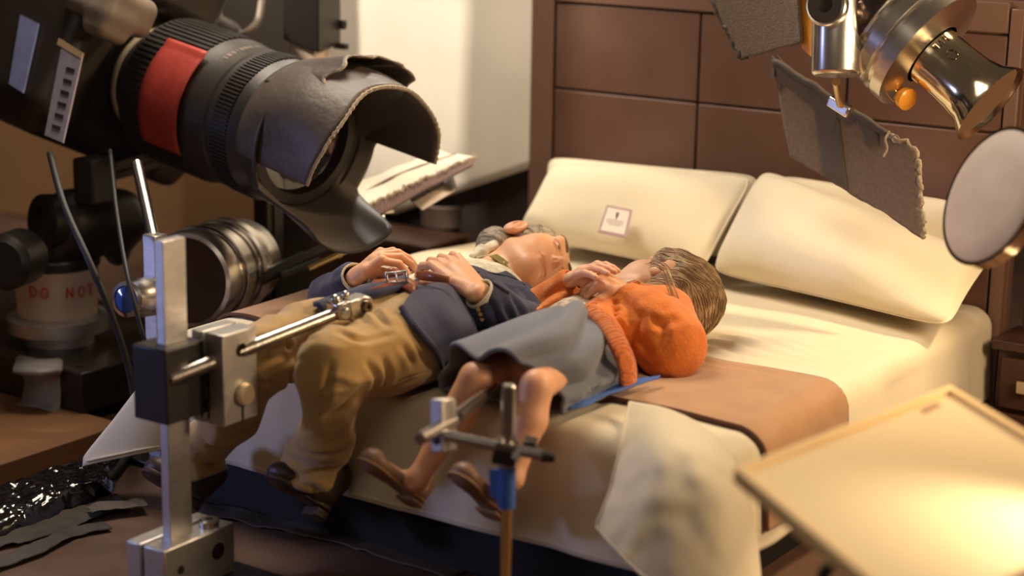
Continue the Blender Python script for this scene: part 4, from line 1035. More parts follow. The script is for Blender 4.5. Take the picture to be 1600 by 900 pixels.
G = np.array([spline([Z(28, 556, .193), Z(24, 580, .193) + V(0, -.004, .004), V(K[0] - .245, K[1] - .006, .14), V(K[0] - .240, K[1] - .014, .075), V(K[0] - .23, K[1] - .05, .066)], 20), spline([Z(60, 560, .196), Z(62, 582, .196), V(K[0] - .165, K[1] - .010, .14), V(K[0] - .15, K[1] - .014, .08), V(K[0] - .14, K[1] - .05, .066)], 20), spline([Z(92, 560, .193), Z(98, 580, .193) + V(0, -.004, .004), V(K[0] - .095, K[1] - .006, .15), V(K[0] - .085, K[1] - .012, .07), V(K[0] - .08, K[1] - .035, .066)], 20)])
G += .006 * noise(G, 16)[..., None]
MB().grid(G).build('cloudy_tape', M['cleartape'], t, smooth=0, solid=.003)

hcx = Z(92, 532, .19); s_ = 2900 / ((hcx - CAM) @ CD); hx, hy = hcx[0], hcx[1]
def hz(v): return Y(92, v, hy)[2]
t = thing('pan_tilt_head', 'black motorised camera head on a silver disc, white tape marked in red around its neck', 'camera head', V(hx, hy, .19))
rr_ = lambda px: px / s_
MB().lathe(V(hx, hy, .19), (0, 0, 1), [(0, rr_(55)), (hz(513) - .19, rr_(55)), (hz(512) - .19, rr_(78)), (hz(492) - .19, rr_(78)), (hz(488) - .19, rr_(66))], 64).build('silver_base', M['alu'], t)
zn0, zn1 = hz(488), hz(415)
nk = MB().cyl(V(hx, hy, zn0), V(hx, hy, zn1), rr_(60), rr_(65), seg=64).build('taped_neck', M['whitetape'], t)
MB().cyl(V(hx, hy, zn1), V(hx, hy, hz(398)), rr_(68), seg=64, bev=.006).build('neck_collar', M['black'], t)
# red handwriting running round the neck
e1 = unit(V(CAM[0] - hx, CAM[1] - hy, 0)); e2 = np.cross(V(0, 0, 1), e1)
strokes = {'D': [[(0, 0), (0, 1)], [(0, 1), (.5, .9), (.75, .5), (.5, .1), (0, 0)]], 'O': [[(.35, 0), (.05, .3), (.1, .8), (.4, 1), (.7, .7), (.65, .2), (.35, 0)]], 'N': [[(0, 0), (.05, 1)], [(.05, 1), (.6, 0)], [(.6, 0), (.65, 1)]], 'T': [[(.3, 0), (.35, 1)], [(-.1, 1), (.8, .95)]]}
mb = MB(); ang0 = -38
for k, ch in enumerate('DO NOT'):
    if ch == ' ': continue
    mb = MB()
    for st in strokes[ch]:
        pts = []
        for x_, y_ in st:
            a = math.radians(ang0 + k * 17 + x_ * 13); rz = rr_(63) + .003; pts.append(V(hx, hy, 0) + (e1 * math.cos(a) + e2 * math.sin(a)) * rz + V(0, 0, hz(443) + (y_ - .5) * .034 - k * .0012))
        mb.tube(spline(pts, 10) if len(pts) > 2 else pts, .0026, 6)
    mb.build('red_letter', M['redink'], nk)
S = Solid()
ca, cb = D(112, 345, (hcx - CAM) @ CD - .10), D(182, 343, (hcx - CAM) @ CD + .02)
S.cap(ca, cb, .100, .100, k=.02); S.cap(V(hx, hy, hz(395)), (ca + cb) / 2, .10, .09, k=.05)
S.cap(cb, cb + V(.0, .0, -.11), .05, .04, k=.03)
solid_obj('tilt_housing', S, .008, M['blackplastic'], t)
tdr = unit(ca - cb); MB().lathe(ca + tdr * .06 + V(.05, 0, 0) * 0, tdr, [(0, .085), (.045, .085), (.05, .075), (.05, .045), (.03, .04), (.03, 0)], 40, False).build('motor_cap', M['black'], t)
MB().cyl(D(2, 412, 5.45), D(40, 398, 5.6), .085, bev=.02).build('motor', M['black'], t)
MB().box((D(148, 262, 5.66) + D(148, 300, 5.66)) / 2, (.09, .10, .14)).build('tilt_bracket', M['blackplastic'], t, bevel=.01)
# rail under the lens
ra, rb = D(205, 255, 5.90), D(300, 226, 5.78); R_ = frame(rb - ra)
MB().box((ra + rb) / 2 - V(0, 0, .0), (np.linalg.norm(rb - ra) + .12, .10, .030), R_).box((ra + rb) / 2 - V(0, 0, .028), (np.linalg.norm(rb - ra) + .10, .07, .022), R_).build('camera_plate', M['lightgrey'], t, bevel=.004)

# ------------------------------------------------------------------ stills camera
A0 = D(245, 128, 5.84); A1 = D(592, 262, 5.24); ax = unit(A1 - A0); LL = np.linalg.norm(A1 - A0)
Nv = -CD - ax * (ax @ -CD); Nv = unit(Nv); Ev = np.cross(ax, Nv); Ev = Ev if Ev @ CU > 0 else -Ev
def tx(cx): return LL * (cx - 245) / 347.0
def ring(phi, tt, r): return A0 + ax * tt + (Ev * math.cos(phi) + Nv * math.sin(phi)) * r
t = thing('stills_camera', 'black stills camera with a large ribbed zoom lens aimed across the bed, at upper left', 'camera', A0 - ax * .2 - Ev * .3)
Rc = np.column_stack([ax, Nv, Ev])
S = Solid()
S.box(A0 + Rc @ V(-.23, .02, .02), V(.20, .34, .27), Rc, rd=.05, k=.03)
S.box(A0 + Rc @ V(-.20, .30, -.0), V(.22, .10, .25), Rc, rd=.07, k=.04)
S.box(A0 + Rc @ V(-.16, .0, .30), V(.20, .13, .10), Rc, rd=.05, k=.05)
S.box(A0 + Rc @ V(-.23, .02, -.20), V(.19, .33, .10), Rc, rd=.05, k=.03)
body = solid_obj('camera_body', S, .010, M['blackplastic'], t)
tp_ = D(172, 8, 5.52); S = Solid(); S.box(tp_, V(.115, .10, .060), Rc, rd=.035, k=.03); S.box(tp_ + Rc @ V(.060, .03, -.055), V(.055, .06, .050), Rc, rd=.03, k=.03); S.ell(tp_ + Rc @ V(.02, .08, .055), V(.03, .03, .02), Rc, k=.01, mode='s')
solid_obj('top_plate', S, .006, M['lightgrey'], body)
MB().cyl(A0 + Rc @ V(-.06, .27, .32), A0 + Rc @ V(-.06, .27, .35), .045, bev=.006).build('dial', M['black'], body)
def onface(pts, off=.006, dd=5.25):
    return [D(u, v, dd) for u, v in pts]
# labels on the side facing the lens of the photo: found on the plane of that side
pn = Nv; pc = A0 + Rc @ V(-.2, .402, 0)
def onplane(u, v, h=0): r = _ray(u, v); return CAM + r * (((pc + pn * h) - CAM) @ pn / (r @ pn))
MB().prism([onplane(34, 24, .002), onplane(62, 38, .002), onplane(38, 146, .002), onplane(16, 132, .002)], pn * .006).build('label', M['labelblue'], body)
lb = MB().prism([onplane(98, 76, .002), onplane(131, 86, .002), onplane(100, 224, .002), onplane(72, 212, .002)], pn * .006).build('label', M['labelwhite'], body)
MB().prism([onplane(94, 60, .004), onplane(132, 84, .004), onplane(128, 92, .004), onplane(91, 70, .004)], pn * .006).build('label_end', M['labeltan'], lb)
mb = MB()
for k in range(6): mb.prism([onplane(104 - k * 4.4 + q_[0], 104 + k * 18 + q_[1], .010) for q_ in ((0, 0), (13, 4), (12, 10), (-1, 6))], pn * .001)
mb.build('label_marks', M['lensblack'], lb)
# lens barrel
bar = MB().lathe(A0, ax, [(-.02, .165), (.03, .165), (.035, .180), (tx(272), .185), (tx(278), .222), (tx(280), .222), (tx(372), .222), (tx(376), .216), (tx(412), .214), (tx(414), .208), (tx(418), .208), (tx(420), .214), (tx(452), .214), (tx(456), .206), (tx(480), .200), (tx(488), .195), (tx(488), .165), (tx(470), .160)], 96, False).build('lens_barrel', M['lensblack'], t)
MB().lathe(A0, ax, [(-.005, .172), (.0, .176), (.012, .176), (.016, .170)], 80, False).build('mount_ring', M['knob'], bar)
def ribs(c0, c1, r, n, h, w):
    mb = MB(); a = tx(c0); b_ = tx(c1)
    for k in range(n):
        ph = 2 * PI * k / n; dph = w * PI / n
        pts = [ring(ph - dph, a, r), ring(ph + dph, a, r), ring(ph + dph * .8, a, r + h), ring(ph - dph * .8, a, r + h)]
        mb.prism(pts, ax * (b_ - a))
    return mb
ribs(282, 370, .221, 76, .007, .62).build('zoom_ring', M['rib'], bar)
ribs(424, 449, .213, 110, .006, .55).build('focus_ring', M['rib'], bar)
# small engraved scale on the smooth band
mb = MB()
for k, wd in enumerate((.6, 1, .8, .3, .9, .9, .7, .3, .8)):
    ph = math.radians(52 - k * 4.2); dp = math.radians(1.5 * wd)
    mb.prism([ring(ph - dp, tx(392), .2155), ring(ph + dp, tx(392), .2155), ring(ph + dp, tx(399), .2155), ring(ph - dp, tx(399), .2155)], Nv * .001)
mb.build('engraving', M['lightgrey'], bar)
G = np.array([[ring(math.radians(58 + 84 * i / 30), tx(318 + 62 * j / 8), .2335 + (.006 if i < 2 else 0)) for j in range(9)] for i in range(31)])
MB().grid(G).build('red_tape', M['tapered'], t, smooth=0, solid=.004)
MB().lathe(A0 + ax * tx(476), ax, [(0, .160), (-.01, .12), (-.025, .08), (-.03, 0)], 48, False).build('front_glass', mat('lens_glass', (.02, .02, .03), .03, coat=1), bar)
# petal hood
def hood(name, phs, tfront, rfun, m, parent, t0=484, solid=.008, nt=16, wob=0.0):
    G = np.zeros((len(phs), nt, 3))
    for i, ph in enumerate(phs):
        tf = tfront(ph)
        for j in range(nt):
            s = j / (nt - 1); cx = t0 + (tf - t0) * s; G[i, j] = ring(math.radians(ph), tx(cx), rfun(ph, s))
    if wob: G += (noise(G, 7, 5) * wob)[..., None] * unit(Ev + Nv)
    return G, MB().grid(G).build(name, m, parent, smooth=0, solid=solid)
def sstep(x, a, b): x = min(max((x - a) / (b - a), 0), 1); return x * x * (3 - 2 * x)
def tf_base(ph):
    p = ph % 360
    bot = sstep(p, 140, 158) * (1 - sstep(p, 234, 252)); top = 1 - sstep(abs((p + 180) % 360 - 180), 40, 75)
    return 503 + 72 * bot + 70 * top
G, hd = hood('lens_hood', np.linspace(0, 360, 121), tf_base, lambda ph, s: .200 + (.036 + .030 * sstep(ph, 130, 170) * (1 - sstep(ph, 225, 260))) * s, M['hoodin'], bar)
MB().tube([g_ for g_ in G[:, -1]], .0045, 6).build('hood_rim', M['lensblack'], hd)
MB().lathe(A0 + ax * tx(474), ax, [(0, .205), (.0, .212), (.05, .214), (.055, .204)], 80, False).build('hood_collar', M['lensblack'], hd)
def tf_wrap(ph):
    if ph > 95: return 590 - (ph - 95) * .5
    return 592 + 2.5 * math.sin(ph * .11) + .8 * math.sin(ph * 1.3)
G, wr = hood('foil_shade', np.linspace(-70, 122, 90), tf_wrap, lambda ph, s: .212 + .022 * s + .030 * math.sin(s * PI) * (1 - sstep(abs(ph - 40), 30, 70)), M['foil'], bar, t0=466, solid=.010, wob=.006, nt=24)
MB().tube([G[i, -1] + ax * .004 for i in range(90)], [.0052 + .0015 * rng.random() for i in range(90)], 6).build('frayed_edge', M['frayed'], wr)
G, w2 = hood('foil_flap', np.linspace(-32, 62, 50), lambda ph: 552 + 6 * math.sin(ph * .35) + 16 * math.exp(-((ph - 0) / 22) ** 2), lambda ph, s: .222 + .075 * s * (1 - .75 * sstep(abs(ph - 12), 15, 55)), M['foil'], bar, t0=470, solid=.007, wob=.008, nt=20)
MB().tube([G[i, -1] for i in range(50)], [.004 + .0015 * math.sin(i * 2.3) for i in range(50)], 6).build('frayed_edge', M['frayed'], w2)

# ------------------------------------------------------------------ cables of the camera
def cable(pts, r, label, m='rubber', n=50):
    return tag(MB().tube(spline(pts, n), r, 10).build('cable', M[m], loc=pts[-1], smooth=0), label, 'cable', None)
cable([D(78, 240, 5.28), D(100, 320, 5.15), D(140, 410, 5.05), D(178, 500, 5.08), D(204, 590, 5.14), D(210, 660, 5.18), Z(194, 706, .012), Z(150, 740, .012)], .010, 'thicker black cable hanging from the camera down past the silver disc')
cable([D(172, 235, 5.40), D(182, 330, 5.2), D(199, 430, 5.0), D(218, 505, 4.98), D(228, 545, 5.0), D(232, 620, 5.12), Z(228, 668, .008)], .0062, 'thinner black cable hanging behind the black camera head')
cable([Z(214, 668, .02), Z(205, 700, .02), Z(182, 735, .018), Z(158, 755, .016), Z(120, 775, .016)], .012, 'black cable looping on the floor by the timber board, outer one')
cable([Z(196, 672, .02), Z(185, 700, .02), Z(165, 722, .018), Z(140, 742, .016), Z(96, 766, .016)], .012, 'black cable looping on the floor by the timber board, inner one')
# crumpled black bag
n_ = 90; G = np.zeros((n_, n_, 3)); c0, c1, c2, c3 = Z(-60, 800, .0), Z(190, 716, .0), Z(-60, 868, .0), Z(176, 778, 0)
for i in range(n_):
    for j in range(n_):
        a, b_ = i / (n_ - 1), j / (n_ - 1); p_ = (c0 * (1 - a) + c1 * a) * (1 - b_) + (c2 * (1 - a) + c3 * a) * b_
        e = min(a, 1 - a, b_, 1 - b_) * 2; h_ = (1 - (1 - min(e * 2, 1)) ** 2) * .045
        G[i, j] = p_ + V(0, 0, .004 + h_)
P = G.reshape(-1, 3); P[:, 2] += np.clip(P[:, 2] / .04, 0, 1) * (.018 * np.abs(noise(P, 14)) + .010 * np.abs(noise(P, 33, 4)) + .004 * np.abs(noise(P, 70, 2)))
tag(MB().grid(G).build('plastic_bag', M['bag'], loc=Z(80, 790, 0), smooth=0, solid=.002), 'crumpled glossy black polythene on the floor at lower left', 'plastic bag')
def ribbon(pts, w, label, m='greytape', seed=0, lift=.006):
    c = spline(pts, 40); G = np.zeros((41, 9, 3))
    for i in range(41):
        tt = unit(c[min(i + 1, 40)] - c[max(i - 1, 0)]); sd_ = unit(np.cross(tt, V(0, 0, 1)))
        for j in range(9): G[i, j] = c[i] + sd_ * w * ((j - 4) / 4) * (1 + .10 * noise(c[i][None], 30, seed)[0]) + V(0, 0, lift)
    P = G.reshape(-1, 3); P[:, 2] += .010 * np.abs(noise(P, 12, seed)) + .006 * np.abs(noise(P, 34, seed))
    return tag(MB().grid(G).build('tape_strip', M[m], loc=pts[0], smooth=0, solid=.002), label, 'tape', 'tape strips on the floor')
ribbon([Z(-60, 862, 0), Z(60, 832, 0), Z(150, 800, 0), Z(196, 790, 0)], .055, 'wide dusty grey tape strip crumpled on the floor at lower left')
ribbon([Z(-60, 905, 0), Z(40, 872, 0), Z(110, 838, 0), Z(170, 826, 0)], .030, 'narrow dusty grey tape strip on the floor nearest the bottom left corner', seed=5)
ribbon([Z(140, 806, .008), Z(176, 800, .010), Z(228, 794, .008)], .028, 'short torn dark tape scrap curling beside the wide tape strip', 'gaffer', 8, .014)
ribbon([Z(290, 792, 0), Z(420, 818, 0), Z(560, 850, 0), Z(720, 900, 0)], .045, 'flat grey tape strip stuck along the front of the bed platform', 'gaffer', 3, .002)

# ------------------------------------------------------------------ chrome fresnel lamp lying behind the left of the bed
l0, l1 = D(292, 438, 5.45), D(395, 402, 5.85); la = unit(l1 - l0); lu = 5.6 / 2900
t = thing('film_lamp', 'chrome ringed film lamp standing low behind the square post at left', 'lamp', V(l0[0] + .1, l0[1] + .1, 0))
MB().lathe(l0, la, [(0, .128), (.005, .140), (.03, .146), (.06, .146), (.065, .136), (.10, .136), (.105, .148), (.15, .148), (.155, .140), (.22, .140), (.225, .150), (.26, .150), (.265, .138), (.36, .132), (.42, .09), (.47, .06)], 72, False).build('lamp_barrel', M['chrome'], t)
MB().lathe(l0 + la * .01, la, [(-.005, .126), (.0, .0)], 48, False).build('lamp_glass', M['darksteel'], t)
mb = MB()
for q_ in (.078, .188): mb.lathe(l0 + la * q_, la, [(0, .1485), (.010, .1505), (.020, .1485)], 60, False)
mb.build('dark_band', M['darksteel'], t)
lc = l0 + la * .2; MB().cyl(V(lc[0], lc[1], .0), V(lc[0], lc[1], lc[2] - .13), .02).build('stem', M['steel'], t)
MB().cyl(V(lc[0], lc[1], 0), V(lc[0], lc[1], .02), .11, bev=.004).build('foot', M['black'], t)
# small blue-faced lamp on an aluminium upright
m0, m1 = D(196, 468, 5.08), D(238, 462, 5.20); ma = unit(m1 - m0)
ux, uy = D(245, 480, 5.24)[:2]
t = thing('mini_spotlight', 'small chrome spotlight with a blue glass face on an aluminium upright at left', 'lamp', V(ux, uy, 0))
MB().lathe(m0, ma, [(0, .038), (.006, .050), (.05, .050), (.06, .056), (.12, .056), (.125, .03)], 40, False).build('lamp_barrel', M['chrome'], t)
MB().lathe(m0 + ma * .004, ma, [(0, .038), (-.006, 0)], 32, False).build('lamp_glass', M['lensglass'], t)
zt_ = Y(245, 366, uy)[2]; MB().box(V(ux, uy, zt_ / 2), (.05, .05, zt_)).build('upright', M['alu'], t, bevel=.004)
MB().cyl(V(ux, uy, zt_ - .03), D(214, 256, 5.40), .017).build('chrome_arm', M['chrome'], t)
MB().box(V(ux, uy, .01), (.16, .16, .02)).build('foot', M['black'], t, bevel=.004)

# ------------------------------------------------------------------ black upright and arms behind the lens hood
vx, vy = D(420, 380, 5.98)[:2]
t = thing('flag_stand', 'black square upright with jointed arms behind the lens hood holding the felt flag', 'stand', V(vx, vy, 0))
zt_ = Y(420, 292, vy)[2]; MB().box(V(vx, vy, zt_ / 2), (.062, .075, zt_)).box(V(vx + .036, vy, zt_ / 2), (.012, .03, zt_)).build('upright', M['black'], t, bevel=.004)
MB().box(V(vx, vy, .012), (.3, .22, .024)).build('foot', M['black'], t, bevel=.004)
MB().cyl(D(398, 440, 5.62), D(478, 402, 5.66), .022).cyl(D(440, 432, 5.6), D(500, 408, 5.64), .014).cyl(D(478, 402, 5.66), D(540, 372, 5.7), .016).build('arm', M['black'], t)
MB().cyl(D(482, 420, 5.56), D(568, 380, 5.62), .0085).ball(D(566, 381, 5.62), .013).ball(D(530, 398, 5.60), .012).build('brass_arm', M['brass'], t)
MB().cyl(D(540, 372, 5.72), D(600, 340, 5.76), .010).build('arm', M['steel'], t)
cpc = D(590, 342, 5.70)
MB().tube([D(580, 352, 5.70), D(586, 344, 5.69), D(600, 338, 5.70), D(602, 345, 5.70), D(590, 353, 5.70), D(580, 352, 5.70)], .005, 8).cyl(D(598, 330, 5.72), D(614, 328, 5.73), .011).build('spring_clip', M['chrome'], t)
# felt flag
A_, B_, C_, D_, E_, F_ = D(520, 300, 5.95), D(690, 237, 6.02), D(742, 246, 5.86), D(545, 338, 5.66), D(738, 258, 5.84), D(552, 358, 5.66)
def bil(a, b, c, d, nu=40, nv=14, amp=.006, seed=0, bulge=0, bd=None):
    G = np.zeros((nu, nv, 3))
    for i in range(nu):
        for j in range(nv):
            s, q_ = i / (nu - 1), j / (nv - 1); G[i, j] = (a * (1 - s) + b * s) * (1 - q_) + (d * (1 - s) + c * s) * q_
            if bulge: G[i, j] += bd * bulge * math.sin(s * PI) * math.sin(q_ * PI)
    G += (noise(G, 13, seed) * amp)[..., None] * V(0, 0, 1); return G
t = thing('felt_flag', 'padded flag with white felt top and mauve webbing edge tilted behind the lens hood', 'flag', (A_ + C_) / 2)
MB().grid(bil(A_, B_, C_, D_, amp=.008, bulge=.012, bd=V(0, 0, 1))).build('felt_top', M['feltwhite'], t, smooth=0, solid=.010)
A2, B2 = D(525, 322, 6.0), D(700, 256, 6.06)
MB().grid(bil(D_, C_, E_, F_, amp=.003, nv=8)).build('webbing_edge', M['mauve'], t, smooth=0, solid=.008)
MB().grid(bil(F_, E_, B2, A2, amp=.002, nv=8)).build('underside', M['greytape'], t, smooth=0, solid=.006)
MB().tube([a + V(0, 0, .002) + .003 * rng.normal(size=3) for a in spline([D_, (D_ * .5 + C_ * .5) + V(0, 0, .004), C_], 60)], [.0048 + .002 * rng.random() for _ in range(61)], 6).build('frayed_edge', M['frayed'], t, smooth=0)
mb = MB(); mb.tube(spline([A_ * .45 + D_ * .55, (A_ * .45 + D_ * .55) * .5 + (B_ * .55 + C_ * .45) * .5 + V(0, 0, .016), B_ * .55 + C_ * .45], 30), .0042, 6).build('dark_seam', M['piping'], t)
mb = MB()
for k in range(60):
    s = rng.random(); b0 = A_ * (1 - s) + B_ * s if k % 3 else D_ * (1 - s) + C_ * s; b0 = b0 + V(0, 0, .006)
    d_ = V(rng.normal() * .5, rng.normal() * .3, 1.0); mb.tube([b0, b0 + d_ * .008, b0 + d_ * .016 + V(rng.normal() * .006, 0, 0)], .0008, 4)
tag(mb.build('loose_threads', M['feltwhite'], t), kind='stuff')
# card clip under it
t = thing('card_tag', 'bent beige card with dark clips under the felt flag above the tin', 'card', D(675, 308, 5.80))
MB().prism([D(640, 314, 5.80), D(692, 286, 5.82), D(710, 299, 5.80), D(660, 329, 5.76)], V(0, .004, .006)).build('beige_card', M['whitetape'], t, bevel=.001)
MB().box(D(654, 306, 5.79), (.045, .02, .014), frame(D(692, 286, 5.82) - D(640, 314, 5.80))).box(D(677, 293, 5.80), (.045, .02, .016), frame(D(692, 286, 5.82) - D(640, 314, 5.80))).prism([D(690, 288, 5.79), D(706, 276, 5.80), D(712, 296, 5.79)], V(.0, .01, .004)).build('binder_clip', M['black'], t, bevel=.002)

# ------------------------------------------------------------------ dark lamp house above the lens, with loop of cable
t = thing('lamp_house', 'dark square lamp housing with a cream lower collar above the zoom lens', 'lamp', D(487, 100, 6.05))
hq = [D(442, -60, 6.0), D(502, -50, 5.9), D(538, -60, 6.05)]
zb_ = [D(442, 62, 6.02), D(498, 84, 5.9), D(533, 70, 6.05)]
mb = MB().prism([zb_[0], zb_[1], zb_[2], D(480, 58, 6.2)], V(0, 0, 1.1)); mb.build('housing', M['black'], t, bevel=.006)
MB().box(D(530, 38, 6.03), (.05, .02, .03)).box(D(533, 72, 6.02), (.05, .02, .02)).build('hinge', M['black'], t, bevel=.003)
MB().prism([D(452, 118, 6.06), D(492, 128, 5.98), D(516, 118, 6.08), D(480, 108, 6.2)], V(0, 0, .16)).build('collar', M['whitetape'], t, bevel=.004)
t = thing('equipment_case', 'dark brown equipment case with a pale worn label behind the zoom lens', 'case', D(340, 110, 6.5))
cx_ = D(345, 30, 6.6); MB().box(cx_ + V(0, .1, .1), (.46, .3, .60), frame(CR)).build('case_body', M['lensblack'], t, bevel=.01)
MB().box(D(308, 28, 6.36), (.17, .01, .05), frame(CR)).box(D(322, 2, 6.36), (.09, .01, .05), frame(CR)).build('label', M['whitetape'], t, bevel=.002)
cable([D(412, -30, 6.1), D(408, 8, 6.08), D(402, 34, 6.06), D(386, 50, 6.06), D(372, 54, 6.1)], .012, 'pale loop of cable hanging beside the dark lamp housing', 'lightgrey')
# far backdrop boards: dark cloth over a tan table
tag(MB().box(V(-3.6, 1.4, .26), (2.6, 1.6, .52)).build('work_table', M['tan'], loc=V(-3.6, 1.4, 0), bevel=.01), 'tan work table far behind the camera at left, out of focus', 'table')

# ------------------------------------------------------------------ flags and chrome lamp at upper right
def cardflag(pts, depths, th, name, label, m='greycard', nu=44, nv=30, curl=.0, seed=0, loc=None):
    a, b, c, d = [D(u, v, z_) for (u, v), z_ in zip(pts, depths)]
    n_ = unit(np.cross(b - a, d - a)); n_ = n_ if n_ @ CD < 0 else -n_
    G = np.zeros((nu, nv, 3))
    for i in range(nu):
        for j in range(nv):
            s, q_ = i / (nu - 1), j / (nv - 1)
            G[i, j] = (a * (1 - s) + b * s) * (1 - q_) + (d * (1 - s) + c * s) * q_ + n_ * curl * math.sin(s * PI)
            eb = max(0, 1 - min(s, 1 - s, q_, 1 - q_) * 30); G[i, j] += eb * .006 * (noise(G[i, j][None], 30, seed)[0] * unit(b - a) + noise(G[i, j][None], 34, seed + 3)[0] * unit(d - a))
    G += (noise(G, 6, seed) * .004)[..., None] * n_
    t = thing(name, label, 'flag', (c + d) / 2)
    c_ = MB().grid(G).build('card_panel', M[m], t, smooth=0, solid=th)
    return t, c_, G, n_
t, cf, G, fn_ = cardflag([(1209, 94), (1433, 237), (1443, 372), (1234, 242)], [5.30, 5.02, 5.02, 5.34], .012, 'card_flag', 'torn grey card flag edged with tape hanging over the right pillow', seed=2)
def strip(G, i0, i1, j0, j1, off, rag=3, seed=0):
    ii = np.arange(i0, i1 + 1); out = []
    for i in ii:
        jj = j1 + rag * noise(np.array([[i * .35, seed, 0.]]), 1.0)[0]; row = []
        for k in range(8):
            jf = j0 + (jj - j0) * k / 7; jf = min(max(jf, 0), G.shape[1] - 1.001); j_ = int(jf); f_ = jf - j_; row.append(G[i, j_] * (1 - f_) + G[i, j_ + 1] * f_ + off)
        out.append(row)
    return np.array(out)
MB().grid(strip(G, 0, 20, 0, 9, fn_ * .0085, 5, 1)).build('tape', M['gaffer'], cf, smooth=0, solid=.002)
MB().grid(strip(G, 20, 32, 0, 5, fn_ * .0085, 4, 4)).build('tape', M['gaffer'], cf, smooth=0, solid=.002)
MB().grid(strip(G, 12, 20, 0, 28, fn_ * .0080, 1, 7)[:, :] ).build('tape', M['gaffer'], cf, smooth=0, solid=.0015)
MB().tube([G[i, 0] + fn_ * .004 for i in range(0, 36)], .0105, 8).build('rolled_tape_edge', M['gaffer'], cf, smooth=0)
MB().tube([G[i, 0] + V(rng.normal(), rng.normal(), rng.normal()) * .004 for i in range(34, 44)] + [G[-1, j] + V(rng.normal(), rng.normal(), rng.normal()) * .003 for j in range(1, 30)], [.006 + .0025 * rng.random() for _ in range(39)], 6).build('torn_edge', M['frayed'], cf, smooth=0)
MB().tube([D(1399, 217, 5.03) + V(math.cos(a) * .010, 0, math.sin(a) * .010) for a in np.linspace(0, 2 * PI, 13)], .002, 5).tube(spline([D(1390, 205, 5.03), D(1383, 218, 5.02), D(1386, 232, 5.02), D(1380, 245, 5.02)], 10), .0035, 5).build('torn_curl', M['frayed'], cf)
MB().prism([G[0, 0] + V(-.008, 0, .015), G[0, 0] + V(.004, -.004, .006), G[0, 5] + V(-.002, -.012, 0), G[0, 6] + V(-.018, -.006, .0)], fn_ * .004).prism([G[1, 0] + V(0, 0, .02), G[3, 0] + V(0, 0, .012), G[3, 1], G[0, 1]], fn_ * .003).build('tape_tag', M['gaffer'], cf)

t, cf2, G, fn_ = cardflag([(1095, -34), (1250, -34), (1254, 66), (1162, 93)], [5.25, 5.0, 5.0, 5.2], .012, 'card_flag', 'smaller grey card flag catching light at the top edge left of the chrome lamp', seed=6)
MB().tube([G[0, j] + V(rng.normal(), rng.normal(), rng.normal()) * .003 for j in range(30)] + [G[i, -1] + V(rng.normal(), 0, rng.normal()) * .002 for i in range(1, 5)], [.007 + .002 * rng.random() for _ in range(34)], 6).build('torn_edge', M['gaffer'], cf2, smooth=0)
MB().cyl(G[22, 0], G[22, 0] + V(.1, .05, .5), .012).build('holding_arm', M['steel'], t)

dL = 4.92
t = thing('chrome_lamp', 'polished chrome snoot lamp with rings and an orange knob at the upper right', 'lamp', D(1400, 60, dL))
k0 = D(1308, 118, dL - .06); k1 = D(1312, -40, dL - .06)
cyl_ = MB().lathe(k0, unit(k1 - k0), [(0, .0), (.0, .060), (.005, .066), (.01, .068), (.30, .068)], 56, False).build('grip_cylinder', M['chrome'], t)
q0 = D(1290, 8, dL - .16); q1 = D(1312, 14, dL - .03)
MB().lathe(q0, unit(q1 - q0), [(0, .030), (-.004, .050), (.0, .054), (.03, .054), (.035, .046), (.13, .046)], 40, False).build('knob', M['chrome'], cyl_)
MB().lathe(q0 - unit(q1 - q0) * .002, unit(q1 - q0), [(0, .048), (-.004, .044), (-.004, .02), (.0, .018), (.008, .016), (.008, 0)], 32, False).build('socket', M['lensblack'], cyl_)
w0, w1 = D(1392, 30, dL + .0), D(1548, 163, dL - .13); wa = unit(w1 - w0); WL = np.linalg.norm(w1 - w0)
dr = MB().lathe(w0, wa, [(-.10, .0), (-.09, .13), (-.02, .160), (.015, .160), (.02, .150), (.035, .150), (.04, .172), (.075, .174), (.08, .162), (.095, .162), (.10, .178), (.135, .178), (.14, .156), (.15, .09)], 80, False).build('lamp_drum', M['chrome'], t)
MB().lathe(w0, wa, [(-.055, .1535), (-.04, .1625), (.012, .1625), (.014, .158)], 64, False).build('dark_band', M['darksteel'], dr)
MB().lathe(w0, wa, [(.12, .082), (WL * .62, .082), (WL * .78, .086), (WL * .90, .098), (WL * .97, .114), (WL, .118), (WL - .003, .113), (WL * .93, .098)], 64, False).build('snoot', M['snoot'], t)
MB().lathe(w0, wa, [(WL * .965, .108), (WL * .94, .0)], 48, False).build('snoot_mouth', M['snootinner'], t)
# engraved maker's letters and ring mark on the snoot
Nw = unit(-CD - wa * (wa @ -CD)); Ew = np.cross(wa, Nw); Ew = Ew if Ew @ CU > 0 else -Ew
def sn(phi, tt, r=.0835): a = math.radians(phi); return w0 + wa * tt + (Ew * math.cos(a) + Nw * math.sin(a)) * r
LT = {'P': [[(0, 0), (0, 1)], [(0, 1), (.6, 1), (.6, .5), (0, .5)]], 'A': [[(0, 0), (.35, 1), (.7, 0)], [(.15, .4), (.55, .4)]], 'R': [[(0, 0), (0, 1)], [(0, 1), (.6, 1), (.6, .5), (0, .5)], [(.2, .5), (.65, 0)]]}
mb = MB()
for k, ch in enumerate('PAR'):
    for st in LT[ch]: mb.tube([sn(62 + (k * 1.0 + x_ * .8) * 13, WL * .50 - y_ * .018) for x_, y_ in st], .0014, 5)
mb.tube([sn(82 + 9 * math.cos(a), WL * .60 + .014 * math.sin(a)) for a in np.linspace(0, 2 * PI, 17)], .0014, 5)
mb.build('engraved_mark', M['darksteel'], t)
kn = D(1412, 152, dL - .02)
